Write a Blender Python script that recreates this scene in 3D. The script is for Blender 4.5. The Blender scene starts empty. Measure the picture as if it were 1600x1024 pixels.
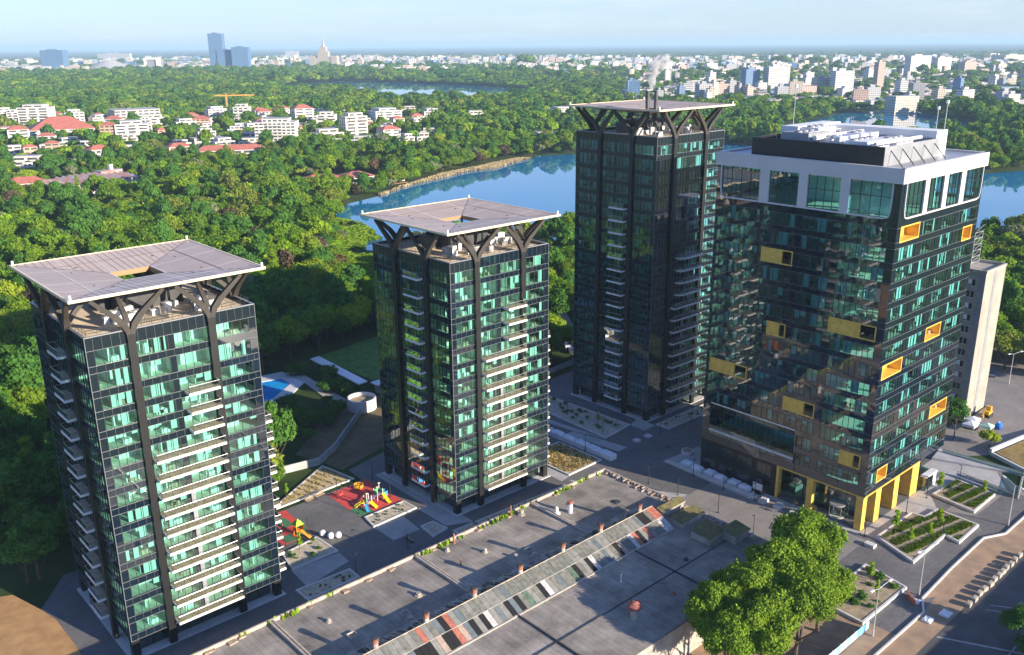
import bpy, math, random
import numpy as np
from mathutils import Vector, Matrix
R = math.radians
random.seed(7)
SC = bpy.context.scene
COL = SC.collection

# ------------------------------------------------------------------ camera
CAM_H, CAM_YAW, CAM_PITCH, CAM_ROLL = 96.0, R(48.106), R(17.479), R(-0.4616)
fw = Vector((math.cos(CAM_YAW)*math.cos(CAM_PITCH), math.sin(CAM_YAW)*math.cos(CAM_PITCH), -math.sin(CAM_PITCH)))
rt = Vector((math.sin(CAM_YAW), -math.cos(CAM_YAW), 0.0))
up = rt.cross(fw)
r2 = rt*math.cos(CAM_ROLL) + up*math.sin(CAM_ROLL)
u2 = -rt*math.sin(CAM_ROLL) + up*math.cos(CAM_ROLL)
cd = bpy.data.cameras.new('camera'); cam = bpy.data.objects.new('camera', cd); COL.objects.link(cam)
cd.sensor_width = 36.0; cd.lens = 36.0*1405.0/1600.0
cd.clip_start = 1.0; cd.clip_end = 120000.0
cam.matrix_world = Matrix(((r2.x, u2.x, -fw.x, 0), (r2.y, u2.y, -fw.y, 0), (r2.z, u2.z, -fw.z, CAM_H), (0, 0, 0, 1)))
SC.camera = cam

# ------------------------------------------------------------------ light and exposure
SUN_EL, SUN_AZ = R(16.5), R(286.0)          # the low sun stands behind the viewer, to the right
w = bpy.data.worlds.new('World'); SC.world = w; w.use_nodes = True
nt = w.node_tree; nt.nodes.clear()
wo = nt.nodes.new('ShaderNodeOutputWorld'); bg = nt.nodes.new('ShaderNodeBackground')
sky = nt.nodes.new('ShaderNodeTexSky'); sky.sky_type = 'NISHITA'; sky.sun_disc = False
sky.sun_elevation = SUN_EL; sky.sun_rotation = R(90.0) - SUN_AZ
sky.altitude = 100; sky.air_density = 1.0; sky.dust_density = 0.6; sky.ozone_density = 2.2
bg.inputs['Strength'].default_value = 0.085
# thin streaky cloud high over the horizon
tc = nt.nodes.new('ShaderNodeTexCoord'); mp = nt.nodes.new('ShaderNodeMapping')
mp.inputs['Scale'].default_value = (3.0, 3.0, 38.0)
nz = nt.nodes.new('ShaderNodeTexNoise'); nz.inputs['Scale'].default_value = 2.2; nz.inputs['Detail'].default_value = 7; nz.inputs['Roughness'].default_value = 0.62
cr = nt.nodes.new('ShaderNodeMapRange'); cr.inputs['From Min'].default_value = 0.5; cr.inputs['From Max'].default_value = 0.78
cr.inputs['To Min'].default_value = 0.54; cr.inputs['To Max'].default_value = 0.80
mx = nt.nodes.new('ShaderNodeMix'); mx.data_type = 'RGBA'
mx.inputs[7].default_value = (5.0, 5.5, 5.9, 1)
nt.links.new(tc.outputs['Generated'], mp.inputs['Vector']); nt.links.new(mp.outputs['Vector'], nz.inputs['Vector'])
sx = nt.nodes.new('ShaderNodeSeparateXYZ'); nt.links.new(tc.outputs['Generated'], sx.inputs[0])
lo = nt.nodes.new('ShaderNodeMapRange'); lo.inputs['From Min'].default_value = 0.04; lo.inputs['From Max'].default_value = 0.32; lo.inputs['To Min'].default_value = 1.0; lo.inputs['To Max'].default_value = 0.12
ml = nt.nodes.new('ShaderNodeMath'); ml.operation = 'MULTIPLY'; nt.links.new(sx.outputs[2], lo.inputs['Value']); nt.links.new(lo.outputs['Result'], ml.inputs[1])
nt.links.new(nz.outputs['Fac'], cr.inputs['Value']); nt.links.new(cr.outputs['Result'], ml.inputs[0]); nt.links.new(ml.outputs['Value'], mx.inputs[0])
wb = nt.nodes.new('ShaderNodeMix'); wb.data_type = 'RGBA'; wb.blend_type = 'MULTIPLY'; wb.inputs[0].default_value = 1.0; wb.inputs[7].default_value = (0.56, 0.84, 1.42, 1)
nt.links.new(sky.outputs['Color'], wb.inputs[6]); nt.links.new(wb.outputs[2], mx.inputs[6]); nt.links.new(mx.outputs[2], bg.inputs['Color'])
nt.links.new(bg.outputs['Background'], wo.inputs['Surface'])
sl = bpy.data.lights.new('sun', 'SUN'); sl.energy = 4.8; sl.angle = R(0.5); sl.color = (1.0, 0.87, 0.68)
so = bpy.data.objects.new('sun', sl); COL.objects.link(so)
sd = Vector((math.cos(SUN_EL)*math.cos(SUN_AZ), math.cos(SUN_EL)*math.sin(SUN_AZ), math.sin(SUN_EL)))
so.rotation_euler = sd.to_track_quat('Z', 'Y').to_euler(); so.location = (0, 0, 300)
SC.view_settings.view_transform = 'Standard'; SC.view_settings.look = 'None'
SC.view_settings.exposure = 1.08; SC.view_settings.gamma = 1.0
cy = SC.cycles
cy.max_bounces = 9; cy.diffuse_bounces = 3; cy.glossy_bounces = 4; cy.transmission_bounces = 4
cy.transparent_max_bounces = 14; cy.volume_bounces = 1; cy.use_denoising = True
cy.caustics_reflective = False; cy.caustics_refractive = False; cy.sample_clamp_indirect = 6.0
cy.use_adaptive_sampling = True; cy.adaptive_threshold = 0.015

# ------------------------------------------------------------------ helpers
WLOC = {}
class MB:
    """collects faces (world coordinates) and links them as one mesh object"""
    def __init__(s): s.v = []; s.f = []; s.m = []
    def poly(s, pts, m=0):
        n = len(s.v); s.v += [tuple(p) for p in pts]; s.f.append(tuple(range(n, n+len(pts)))); s.m.append(m)
    def box(s, x0, y0, z0, x1, y1, z1, m=0, mt=None, bottom=True):
        n = len(s.v)
        s.v += [(x0,y0,z0),(x1,y0,z0),(x1,y1,z0),(x0,y1,z0),(x0,y0,z1),(x1,y0,z1),(x1,y1,z1),(x0,y1,z1)]
        fs = [(0,1,5,4),(1,2,6,5),(2,3,7,6),(3,0,4,7),(4,5,6,7)]
        if bottom: fs.append((3,2,1,0))
        for i, f in enumerate(fs):
            s.f.append(tuple(n+k for k in f)); s.m.append(mt if (mt is not None and i == 4) else m)
    def obox(s, c, ax, ay, z0, z1, m=0):
        """box over a ground parallelogram: corner c, edge vectors ax, ay"""
        c = Vector(c); ax = Vector(ax); ay = Vector(ay)
        s.prism([c, c+ax, c+ax+ay, c+ay], z0, z1, m)
    def prism(s, pts, z0, z1, m=0, mt=None):
        p = [(q[0], q[1]) for q in pts]
        a = sum(p[i][0]*p[(i+1) % len(p)][1]-p[(i+1) % len(p)][0]*p[i][1] for i in range(len(p)))
        if a < 0: p.reverse()
        n = len(s.v); k = len(p)
        s.v += [(x, y, z0) for x, y in p] + [(x, y, z1) for x, y in p]
        for i in range(k):
            j = (i+1) % k; s.f.append((n+i, n+j, n+k+j, n+k+i)); s.m.append(m)
        s.f.append(tuple(n+k+i for i in range(k))); s.m.append(m if mt is None else mt)
        s.f.append(tuple(n+k-1-i for i in range(k))); s.m.append(m)
    def cyl(s, x, y, z0, z1, r, n=12, m=0, r1=None, mt=None):
        r1 = r if r1 is None else r1; b = len(s.v)
        for z, q in ((z0, r), (z1, r1)):
            s.v += [(x+q*math.cos(2*math.pi*i/n), y+q*math.sin(2*math.pi*i/n), z) for i in range(n)]
        for i in range(n):
            j = (i+1) % n; s.f.append((b+i, b+j, b+n+j, b+n+i)); s.m.append(m)
        s.f.append(tuple(b+n+i for i in range(n))); s.m.append(m if mt is None else mt)
        s.f.append(tuple(b+n-1-i for i in range(n))); s.m.append(m)
    def sweep(s, path, secs, side, m=0):
        """rectangular section (w along `side`, d across) swept along a path"""
        side = Vector(side).normalized(); rings = []
        P = [Vector(p) for p in path]
        for i, p in enumerate(P):
            t = (P[min(i+1, len(P)-1)] - P[max(i-1, 0)]).normalized()
            a = (side - t*side.dot(t)).normalized(); b = t.cross(a)
            wd, dp = secs[i]; n = len(s.v)
            s.v += [tuple(p+a*wd/2*sa+b*dp/2*sb) for sa, sb in ((-1,-1),(1,-1),(1,1),(-1,1))]; rings.append(n)
        for q, r in zip(rings, rings[1:]):
            for i in range(4):
                j = (i+1) % 4; s.f.append((q+i, q+j, r+j, r+i)); s.m.append(m)
        s.f.append(tuple(rings[0]+i for i in (3,2,1,0))); s.m.append(m)
        s.f.append(tuple(rings[-1]+i for i in range(4))); s.m.append(m)
    def tube(s, path, r, n=6, m=0):
        P = [Vector(p) for p in path]; rad = r if isinstance(r, (list, tuple)) else [r]*len(P); rings = []
        for i, p in enumerate(P):
            t = (P[min(i+1, len(P)-1)] - P[max(i-1, 0)]).normalized()
            a = t.orthogonal().normalized() if i == 0 else (rings[-1][1] - t*rings[-1][1].dot(t)).normalized()
            b = t.cross(a); k = len(s.v)
            s.v += [tuple(p+(a*math.cos(2*math.pi*j/n)+b*math.sin(2*math.pi*j/n))*rad[i]) for j in range(n)]; rings.append((k, a))
        for (q, _), (r_, _) in zip(rings, rings[1:]):
            for i in range(n):
                j = (i+1) % n; s.f.append((q+i, q+j, r_+j, r_+i)); s.m.append(m)
        s.f.append(tuple(rings[-1][0]+i for i in range(n))); s.m.append(m)
        s.f.append(tuple(rings[0][0]+n-1-i for i in range(n))); s.m.append(m)
    def mesh(s, name, mats, off=(0, 0, 0)):
        me = bpy.data.meshes.new(name)
        v = np.array(s.v, dtype=float).reshape(-1, 3) - np.array(off, dtype=float)
        me.from_pydata(v.tolist(), [], s.f)
        for m in (mats if isinstance(mats, (list, tuple)) else [mats]): me.materials.append(m)
        me.polygons.foreach_set('material_index', s.m); me.update()
        return me
    def build(s, name, mats, parent=None):
        off = WLOC.get(parent.name, (0, 0, 0)) if parent is not None else (0, 0, 0)
        o = bpy.data.objects.new(name, s.mesh(name, mats, off)); COL.objects.link(o)
        if parent is not None: o.parent = parent; WLOC[o.name] = off
        return o
def tag(o, label=None, cat=None, group=None, kind=None):
    if label: o['label'] = label
    if cat: o['category'] = cat
    if group: o['group'] = group
    if kind: o['kind'] = kind
    return o
def thing(name, label, cat, loc=(0, 0, 0), group=None):
    o = bpy.data.objects.new(name, None); COL.objects.link(o); o.location = loc; o.empty_display_size = 0.5
    WLOC[o.name] = tuple(loc)
    return tag(o, label, cat, group)
KIDS = {}
def copy_tree(o, parent=None):
    c = o.copy(); COL.objects.link(c); c.parent = parent
    for ch in o.children: copy_tree(ch, c)
    return c
def place(proto, used, loc, rz=0.0, sc=1.0, label=None, group=None):
    """first call moves the built thing itself, later calls copy it with its parts"""
    o = proto if not used else copy_tree(proto)
    used.append(1); o.location = loc; o.rotation_euler = (0, 0, rz); o.scale = (sc, sc, sc) if not isinstance(sc, tuple) else sc
    if label: o['label'] = label
    if group: o['group'] = group
    return o
def ORD(n): return ['first','second','third','fourth','fifth','sixth','seventh','eighth','ninth','tenth','eleventh','twelfth','thirteenth','fourteenth','fifteenth','sixteenth','seventeenth','eighteenth','nineteenth','twentieth'][n]

# ------------------------------------------------------------------ materials
def mat(name, col, rough=0.7, metal=0.0, noise=0.0, scale=1.0, col2=None, bump=0.0, spec=0.5, detail=4, coat=0.0):
    m = bpy.data.materials.new(name); m.use_nodes = True; t = m.node_tree
    p = t.nodes['Principled BSDF']
    p.inputs['Base Color'].default_value = (*col, 1); p.inputs['Roughness'].default_value = rough
    p.inputs['Metallic'].default_value = metal; p.inputs['Specular IOR Level'].default_value = spec
    p.inputs['Coat Weight'].default_value = coat
    if noise or col2 or bump:
        tc = t.nodes.new('ShaderNodeTexCoord'); n = t.nodes.new('ShaderNodeTexNoise')
        n.inputs['Scale'].default_value = scale; n.inputs['Detail'].default_value = detail; n.inputs['Roughness'].default_value = 0.6
        t.links.new(tc.outputs['Object'], n.inputs['Vector'])
        if noise or col2:
            c2 = col2 if col2 else tuple(c*(1-noise) for c in col); c1 = col if col2 else tuple(min(1, c*(1+noise)) for c in col)
            r = t.nodes.new('ShaderNodeValToRGB'); r.color_ramp.elements[0].position = 0.34; r.color_ramp.elements[1].position = 0.66
            r.color_ramp.elements[0].color = (*c2, 1); r.color_ramp.elements[1].color = (*c1, 1)
            t.links.new(n.outputs['Fac'], r.inputs['Fac']); t.links.new(r.outputs['Color'], p.inputs['Base Color'])
        if bump:
            b = t.nodes.new('ShaderNodeBump'); b.inputs['Strength'].default_value = bump; b.inputs['Distance'].default_value = 0.1
            t.links.new(n.outputs['Fac'], b.inputs['Height']); t.links.new(b.outputs['Normal'], p.inputs['Normal'])
    return m
def tiled(name, c1, c2, mortar, bw, bh, msize=0.02, rough=0.75, noise=0.25, nscale=0.15, off=0.5, spec=0.3, turn=0.0):
    """paving / cladding / sheet roofing: a brick pattern over slow noise"""
    m = bpy.data.materials.new(name); m.use_nodes = True; t = m.node_tree; p = t.nodes['Principled BSDF']
    tc = t.nodes.new('ShaderNodeTexCoord'); b = t.nodes.new('ShaderNodeTexBrick')
    b.inputs['Color1'].default_value = (*c1, 1); b.inputs['Color2'].default_value = (*c2, 1); b.inputs['Mortar'].default_value = (*mortar, 1)
    b.inputs['Scale'].default_value = 1.0; b.inputs['Brick Width'].default_value = bw; b.inputs['Row Height'].default_value = bh
    b.inputs['Mortar Size'].default_value = msize; b.offset = off
    mpn = t.nodes.new('ShaderNodeMapping'); mpn.inputs['Rotation'].default_value = (0, 0, turn); t.links.new(tc.outputs['Object'], mpn.inputs['Vector']); t.links.new(mpn.outputs['Vector'], b.inputs['Vector'])
    n = t.nodes.new('ShaderNodeTexNoise'); n.inputs['Scale'].default_value = nscale; n.inputs['Detail'].default_value = 8; n.inputs['Roughness'].default_value = 0.65
    t.links.new(tc.outputs['Object'], n.inputs['Vector'])
    mr = t.nodes.new('ShaderNodeMapRange'); mr.inputs['From Min'].default_value = 0.3; mr.inputs['From Max'].default_value = 0.7
    mr.inputs['To Min'].default_value = 1-noise; mr.inputs['To Max'].default_value = 1+noise
    t.links.new(n.outputs['Fac'], mr.inputs['Value'])
    x = t.nodes.new('ShaderNodeMix'); x.data_type = 'RGBA'; x.blend_type = 'MULTIPLY'; x.inputs[0].default_value = 1.0
    t.links.new(b.outputs['Color'], x.inputs[6]); t.links.new(mr.outputs['Result'], x.inputs[7])
    t.links.new(x.outputs[2], p.inputs['Base Color']); p.inputs['Roughness'].default_value = rough; p.inputs['Specular IOR Level'].default_value = spec
    return m
def glass(name, tint, ior=1.7, base=0.06, wob=0.012, wscale=0.35, refl=(0.92, 0.97, 1.0)):
    m = bpy.data.materials.new(name); m.use_nodes = True; t = m.node_tree; t.nodes.clear()
    out = t.nodes.new('ShaderNodeOutputMaterial'); mixs = t.nodes.new('ShaderNodeMixShader')
    tr = t.nodes.new('ShaderNodeBsdfTransparent'); tr.inputs['Color'].default_value = (*tint, 1)
    gl = t.nodes.new('ShaderNodeBsdfGlossy'); gl.inputs['Roughness'].default_value = 0.0; gl.inputs['Color'].default_value = (*refl, 1)
    fr = t.nodes.new('ShaderNodeFresnel'); fr.inputs['IOR'].default_value = ior
    ad = t.nodes.new('ShaderNodeMath'); ad.operation = 'ADD'; ad.use_clamp = True; ad.inputs[1].default_value = base
    if wob:
        tc = t.nodes.new('ShaderNodeTexCoord'); n = t.nodes.new('ShaderNodeTexNoise'); n.inputs['Scale'].default_value = wscale; n.inputs['Detail'].default_value = 1.5
        b = t.nodes.new('ShaderNodeBump'); b.inputs['Strength'].default_value = 1.0; b.inputs['Distance'].default_value = wob
        t.links.new(tc.outputs['Object'], n.inputs['Vector']); t.links.new(n.outputs['Fac'], b.inputs['Height'])
        t.links.new(b.outputs['Normal'], gl.inputs['Normal'])
    t.links.new(fr.outputs['Fac'], ad.inputs[0]); t.links.new(ad.outputs['Value'], mixs.inputs[0])
    t.links.new(tr.outputs['BSDF'], mixs.inputs[1]); t.links.new(gl.outputs['BSDF'], mixs.inputs[2]); t.links.new(mixs.outputs['Shader'], out.inputs['Surface'])
    return m
M = {}
M['tint'] = glass('tinted_glass', (0.56, 0.92, 0.88), 1.75, 0.09, 0.02, 0.5)
M['office_tint'] = glass('office_glass', (0.48, 0.89, 0.94), 1.65, 0.08, 0.022, 0.4)
M['tint_shade'] = glass('shade_tinted_glass', (0.50, 0.88, 0.97), 1.75, 0.14, 0.02, 0.5)  # copy of the tinted glass, the blue cast of shade put into its tint
M['clear'] = glass('railing_glass', (0.86, 0.95, 0.92), 1.45, 0.03, 0.0)
M['lobby'] = glass('lobby_glass', (0.25, 0.42, 0.42), 1.8, 0.06, 0.01, 0.5)
M['black'] = mat('black_glass_panel', (0.007, 0.015, 0.025), 0.03, spec=1.0, bump=0.02, scale=0.5); M['black'].node_tree.nodes['Principled BSDF'].inputs['IOR'].default_value = 1.75
M['joint'] = mat('panel_joint', (0.17, 0.18, 0.19), 0.5)
M['mullion'] = mat('dark_mullion', (0.03, 0.035, 0.04), 0.4)
M['rib'] = mat('dark_metal_cladding', (0.012, 0.012, 0.013), 0.4, noise=0.15, scale=0.3, spec=0.6)
M['arm'] = mat('grey_brown_metal', (0.055, 0.048, 0.043), 0.45, noise=0.15, scale=0.5)
M['white'] = mat('white_render', (0.80, 0.79, 0.77), 0.6, noise=0.05, scale=0.4)
M['inner'] = mat('interior_wall', (0.88, 0.90, 0.84), 0.8)
M['ifloor'] = mat('interior_floor', (0.84, 0.82, 0.66), 0.6)
M['ceil'] = mat('interior_ceiling', (0.88, 0.88, 0.86), 0.8)
M['curtain'] = mat('pale_curtain', (0.66, 0.74, 0.68), 0.9)
M['deck'] = mat('wood_deck', (0.48, 0.36, 0.255), 0.7, noise=0.3, scale=1.2)
M['rail'] = mat('bright_rail', (0.55, 0.55, 0.54), 0.35, metal=0.6)
M['tile'] = tiled('roof_terrace_tile', (0.84, 0.69, 0.50), (0.80, 0.65, 0.47), (0.56, 0.46, 0.36), 0.8, 0.8, 0.02)
M['coping'] = mat('grey_coping', (0.35, 0.36, 0.38), 0.4, metal=0.4)
M['canopy'] = mat('canopy_sheet', (0.54, 0.415, 0.32), 0.40, metal=0.0, noise=0.07, scale=0.25)
M['seam'] = mat('canopy_seam', (0.27, 0.21, 0.18), 0.5)
M['seamw'] = mat('canopy_pale_strip', (0.80, 0.74, 0.66), 0.4)
M['fascia'] = mat('cream_fascia', (0.82, 0.68, 0.44), 0.5)
M['soffit'] = mat('canopy_soffit', (0.30, 0.27, 0.24), 0.7)
M['unit'] = mat('white_plant_unit', (0.78, 0.78, 0.78), 0.45, noise=0.06, scale=0.8)
M['dark'] = mat('dark_grey_metal', (0.055, 0.055, 0.062), 0.45, noise=0.2, scale=0.4)
M['grey'] = mat('mid_grey_metal', (0.28, 0.29, 0.31), 0.45, noise=0.12, scale=0.5)
M['yellow'] = mat('ochre_cladding', (0.78, 0.49, 0.09), 0.45, noise=0.14, scale=0.8)
M['crown'] = tiled('pale_crown_panel', (0.62, 0.60, 0.58), (0.60, 0.58, 0.565), (0.42, 0.41, 0.40), 1.35, 30.0, 0.02, rough=0.4, noise=0.06, off=0.0)
M['concrete'] = mat('old_concrete', (0.40, 0.36, 0.31), 0.85, noise=0.25, scale=0.6, bump=0.2)
M['stone'] = mat('pale_kerb_stone', (0.62, 0.60, 0.57), 0.7, noise=0.1, scale=0.6)
M['pole'] = mat('dark_pole', (0.05, 0.052, 0.056), 0.4, metal=0.3)
M['wpole'] = mat('galvanised_pole', (0.66, 0.67, 0.68), 0.35, metal=0.4)
M['lens'] = mat('lamp_lens', (0.85, 0.85, 0.82), 0.2)
M['wrap'] = mat('white_plastic_wrap', (0.78, 0.80, 0.84), 0.35, noise=0.1, scale=1.5, bump=0.5)
M['bark'] = mat('bark', (0.10, 0.075, 0.055), 0.9, noise=0.3, scale=2.0)
M['brick'] = mat('red_brick', (0.35, 0.15, 0.10), 0.85, noise=0.25, scale=3.0)
M['soil'] = mat('bed_soil', (0.33, 0.26, 0.17), 0.9, noise=0.3, scale=0.7)
M['red'] = mat('red_rubber', (0.62, 0.075, 0.06), 0.75, noise=0.1, scale=0.5)
M['green'] = mat('green_rubber', (0.06, 0.20, 0.10), 0.75, noise=0.1, scale=0.5)
# ------------------------------------------------------------------ facade frame of reference
class Face:
    def __init__(s, o, u, n, L): s.o = Vector(o); s.u = Vector(u); s.n = Vector(n); s.L = L
    def p(s, u, out, z): q = s.o + s.u*u + s.n*out; return (q.x, q.y, z)
    def quad(s, mb, u0, u1, z0, z1, out=0.0, m=0):
        a, b, c, d = s.p(u0, out, z0), s.p(u1, out, z0), s.p(u1, out, z1), s.p(u0, out, z1)
        fl = (s.u.cross(Vector((0, 0, 1)))).dot(s.n) < 0
        mb.poly([b, a, d, c] if fl else [a, b, c, d], m)
    def box(s, mb, u0, u1, o0, o1, z0, z1, m=0, mt=None):
        a = s.p(u0, o0, z0); b = s.p(u1, o1, z1)
        mb.box(min(a[0], b[0]), min(a[1], b[1]), z0, max(a[0], b[0]), max(a[1], b[1]), z1, m, mt)
def faces_of(x, y, wx, wy):
    return {'front': Face((x, y, 0), (1,0,0), (0,-1,0), wx), 'left': Face((x, y, 0), (0,1,0), (-1,0,0), wy),
            'right': Face((x+wx, y, 0), (0,1,0), (1,0,0), wy), 'rear': Face((x, y+wy, 0), (1,0,0), (0,1,0), wx)}
def window(parent, F, u0, u1, z0, z1, gm, rng, step=1.3, out=0.0, flat=0.05):
    """one glazed bay: panes set very slightly out of true, dark mullions, and what hangs behind the glass"""
    mb = MB(); n = max(1, round((u1-u0)/step)); du = (u1-u0)/n
    for i in range(n):
        a, b = u0+i*du, u0+(i+1)*du
        t = rng.uniform(-flat, flat)*0.22; k = rng.uniform(-flat, flat)*0.12
        fl = (F.u.cross(Vector((0,0,1)))).dot(F.n) < 0
        q = [F.p(a, out-0.03+t, z0), F.p(b, out-0.03-t, z0), F.p(b, out-0.03-t+k, z1), F.p(a, out-0.03+t+k, z1)]
        mb.poly([q[1], q[0], q[3], q[2]] if fl else q, 0)
    for i in range(n+1):
        c = u0+i*du; wd = 0.07 if 0 < i < n else 0.10
        F.box(mb, c-wd/2, c+wd/2, out-0.10, out+0.03, z0, z1, 1)
    F.box(mb, u0, u1, out-0.10, out+0.025, z0-0.03, z0+0.05, 1); F.box(mb, u0, u1, out-0.10, out+0.025, z1-0.05, z1+0.03, 1)
    # curtains and blinds
    for i in range(n):
        r_ = rng.random()
        if r_ < 0.20:
            a = u0+i*du+rng.uniform(0.05, du*0.4); F.box(mb, a, min(a+rng.uniform(0.3, 1.6)*du, u1-.05), out-0.55, out-0.5, z0, z1-0.1, 2)
        elif r_ < 0.32:
            F.box(mb, u0+i*du+.05, u0+(i+1)*du-.05, out-0.3, out-0.27, z0+(z1-z0)*rng.uniform(.25, .8), z1-0.05, 2)
        elif r_ < 0.40: F.box(mb, u0+i*du+.2, u0+i*du+.2+rng.uniform(.3, .7), out-1.6, out-1.0, z0, z0+rng.uniform(.6, 1.7), 3)
    return mb.build('window', [gm, M['mullion'], M['curtain'], M['deck'] if rng.random() < .5 else M['unit']], parent)
def balcony(parent, F, u0, u1, fz, depth=1.9, round_end=False, wall_at=None, tint=None):
    mb = MB(); o1 = depth; c = 0.35
    if round_end: pts = [(u0, 0.02), (u0, o1-1.0), (u0+0.35, o1-0.35), (u0+1.0, o1), (u1-1.0, o1), (u1-0.35, o1-0.35), (u1, o1-1.0), (u1, 0.02)]
    else: pts = [(u0, 0.02), (u0, o1), (u1, o1), (u1, 0.02)]
    w3 = [F.p(u, o, 0)[:2] for u, o in pts]
    mb.prism(w3, fz-0.42, fz, 0)
    if wall_at is not None: F.box(mb, wall_at-0.35, wall_at+0.35, 0.04, 0.25, fz+0.035, fz+2.2, 1)
    b = mb.build('balcony', [M['white'], M['grey']], parent)
    d = MB(); F.box(d, u0+0.12, u1-0.12, 0.06, o1-0.14-(0.9 if round_end else 0), fz+0.004, fz+0.03, 0); d.build('balcony_deck', [M['deck']], b)
    r = MB(); inn = [(min(max(u, u0+0.07), u1-0.07), min(o, o1-0.07)) for u, o in pts]
    for (ua, oa), (ub, ob) in zip(inn, inn[1:]):
        a, e = F.p(ua, oa, 0), F.p(ub, ob, 0)
        r.poly([(a[0], a[1], fz+0.05), (e[0], e[1], fz+0.05), (e[0], e[1], fz+1.08), (a[0], a[1], fz+1.08)], 0)
        r.tube([(a[0], a[1], fz+1.1), (e[0], e[1], fz+1.1)], 0.032, 5, 1)
    L = u1-u0; k = max(1, round(L/1.6))
    for i in range(k+1):
        uu = u0+0.1+(L-0.2)*i/k; q = F.p(uu, (o1-0.07) if not round_end or 0.9 < uu-u0 < L-0.9 else o1-0.75, 0)
        r.tube([(q[0], q[1], fz), (q[0], q[1], fz+1.1)], 0.03, 4, 2)
    r.build('balcony_railing', [M['clear'], M['rail'], M['mullion']], b)
    return b

def apartment_tower(x, y, W, sills, H, label, front_b, left_b, right_b, seed, canopy_z, stack=False, gm='tint'):
    rng = random.Random(seed)
    T = thing('apartment_tower', label, 'tower block', (x, y, 0), 'dark glass towers with flat canopy roofs')
    FS = faces_of(x, y, W, W); nrow = len(sills)
    heads = [sills[i+1]-1.12 for i in range(nrow-1)] + [H-2.1]
    fl = [s-0.12 for s in sills]
    fbays = [(1.15, 5.95), (7.2, 12.1), (13.1, 18.55), (19.95, 25.6)]
    lbays = [(1.0, 7.1), (8.5, 13.2), (13.7, 17.9), (19.3, 25.8)]
    bays = {'front': fbays, 'left': lbays, 'right': lbays, 'rear': fbays}
    # cladding: black glass bands and piers with pale joints
    cl = MB(); rear = MB()
    for nm, F in FS.items():
        F.quad(cl, 0, F.L, sills[0]-1.2, sills[0], 0.0, 0)
        for i in range(nrow-1): F.quad(cl, 0, F.L, heads[i], sills[i+1], 0.0, 0)
        F.quad(cl, 0, F.L, heads[-1], H, 0.0, 0)
        for i in range(nrow):
            e = 0.0
            for a, b in bays[nm]:
                F.quad(cl, e, a, sills[i], heads[i], 0.0, 0); e = b
            F.quad(cl, e, F.L, sills[i], heads[i], 0.0, 0)
        for z in [sills[0]-1.2] + [q for i in range(nrow) for q in (sills[i], heads[i])] + [H-0.05]:
            F.box(cl, 0.0, F.L, 0.0, 0.035, z-0.03, z+0.03, 1)
        for zb0, zb1 in [(sills[0]-1.2, sills[0])] + [(heads[i], sills[i+1]) for i in range(nrow-1)] + [(heads[-1], H)]:
            u = 1.15
            while u < F.L-0.3:
                F.box(cl, u-0.012, u+0.012, 0.0, 0.012, zb0, zb1, 1); u += 1.31
        F.box(cl, -0.03, 0.05, -0.03, 0.045, sills[0]-1.2, H, 1)
    # underside over the open ground floor
    z = sills[0]-1.2
    cl.poly([(x, y, z), (x, y+W, z), (x+W, y+W, z), (x+W, y, z)], 2)
    cl.build('facade_cladding', [M['black'], M['joint'], M['dark']], T)
    # interior: slabs, core and partitions seen through the glass
    it = MB(); c0, c1 = 3.3, W-3.3
    for i in range(nrow):
        t = fl[i]; it.box(x+0.2, y+0.2, t-0.35, x+W-0.2, y+W-0.2, t, 2, 1)
        zc = heads[i]+0.3 if i < nrow-1 else H-1.2
        it.box(x+c0, y+c0, t+0.01, x+c1, y+c1, zc+0.4, 0)
        for u in (6.6, 12.6, 19.2):
            it.box(x+u-0.12, y+0.5, t+0.01, x+u+0.12, y+c0-0.02, zc, 0); it.box(x+u-0.12, y+c1+0.02, t+0.01, x+u+0.12, y+W-0.5, zc, 0)
        for u in (7.8, 13.45, 18.6):
            it.box(x+0.5, y+u-0.12, t+0.01, x+c0-0.02, y+u+0.12, zc, 0); it.box(x+c1+0.02, y+u-0.12, t+0.01, x+W-0.5, y+u+0.12, zc, 0)
        for u in (3.4, 9.4, 16.2, 22.6):     # odd cross walls and furniture blocks
            if rng.random() < 0.7: it.box(x+u, y+1.4, t+0.01, x+u+0.15, y+c0-0.02, zc, 0)
            if rng.random() < 0.6: it.box(x+u+0.3, y+1.0, t+0.01, x+u+1.6, y+1.9, t+0.75, 3 if rng.random() < .5 else 0)
            if rng.random() < 0.6: it.box(x+1.0, y+u+0.2, t+0.01, x+1.9, y+u+1.5, t+0.75, 3 if rng.random() < .5 else 0)
    it.build('interior', [M['inner'], M['ifloor'], M['ceil'], M['deck']], T)
    # glazing of the two faces in view (the largest hundred) and of the rest
    cells = [(nm, i, b) for i in range(nrow-1, -1, -1) for nm in ('front', 'left') for b in bays[nm]]
    for nm, i, (a, b) in cells[:100]: window(T, FS[nm], a, b, sills[i], heads[i], M[gm], rng)
    rest = MB()
    def plain(nm, i, a, b):
        F = FS[nm]; F.quad(rest, a, b, sills[i], heads[i], -0.03, 0); n = max(1, round((b-a)/1.3))
        for k in range(n+1): F.box(rest, a+(b-a)*k/n-0.035, a+(b-a)*k/n+0.035, -0.1, 0.03, sills[i], heads[i], 1)
    for nm, i, (a, b) in cells[100:]: plain(nm, i, a, b)
    for nm in ('right', 'rear'):
        for i in range(nrow):
            for a, b in bays[nm]: plain(nm, i, a, b)
    tag(rest.build('window_glazing', [M[gm], M['mullion']], T), kind='stuff')
    # ground floor: set back lobby glass, corner posts, pale base line
    g = MB(); ins = 1.6; ztop = sills[0]-1.2
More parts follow.
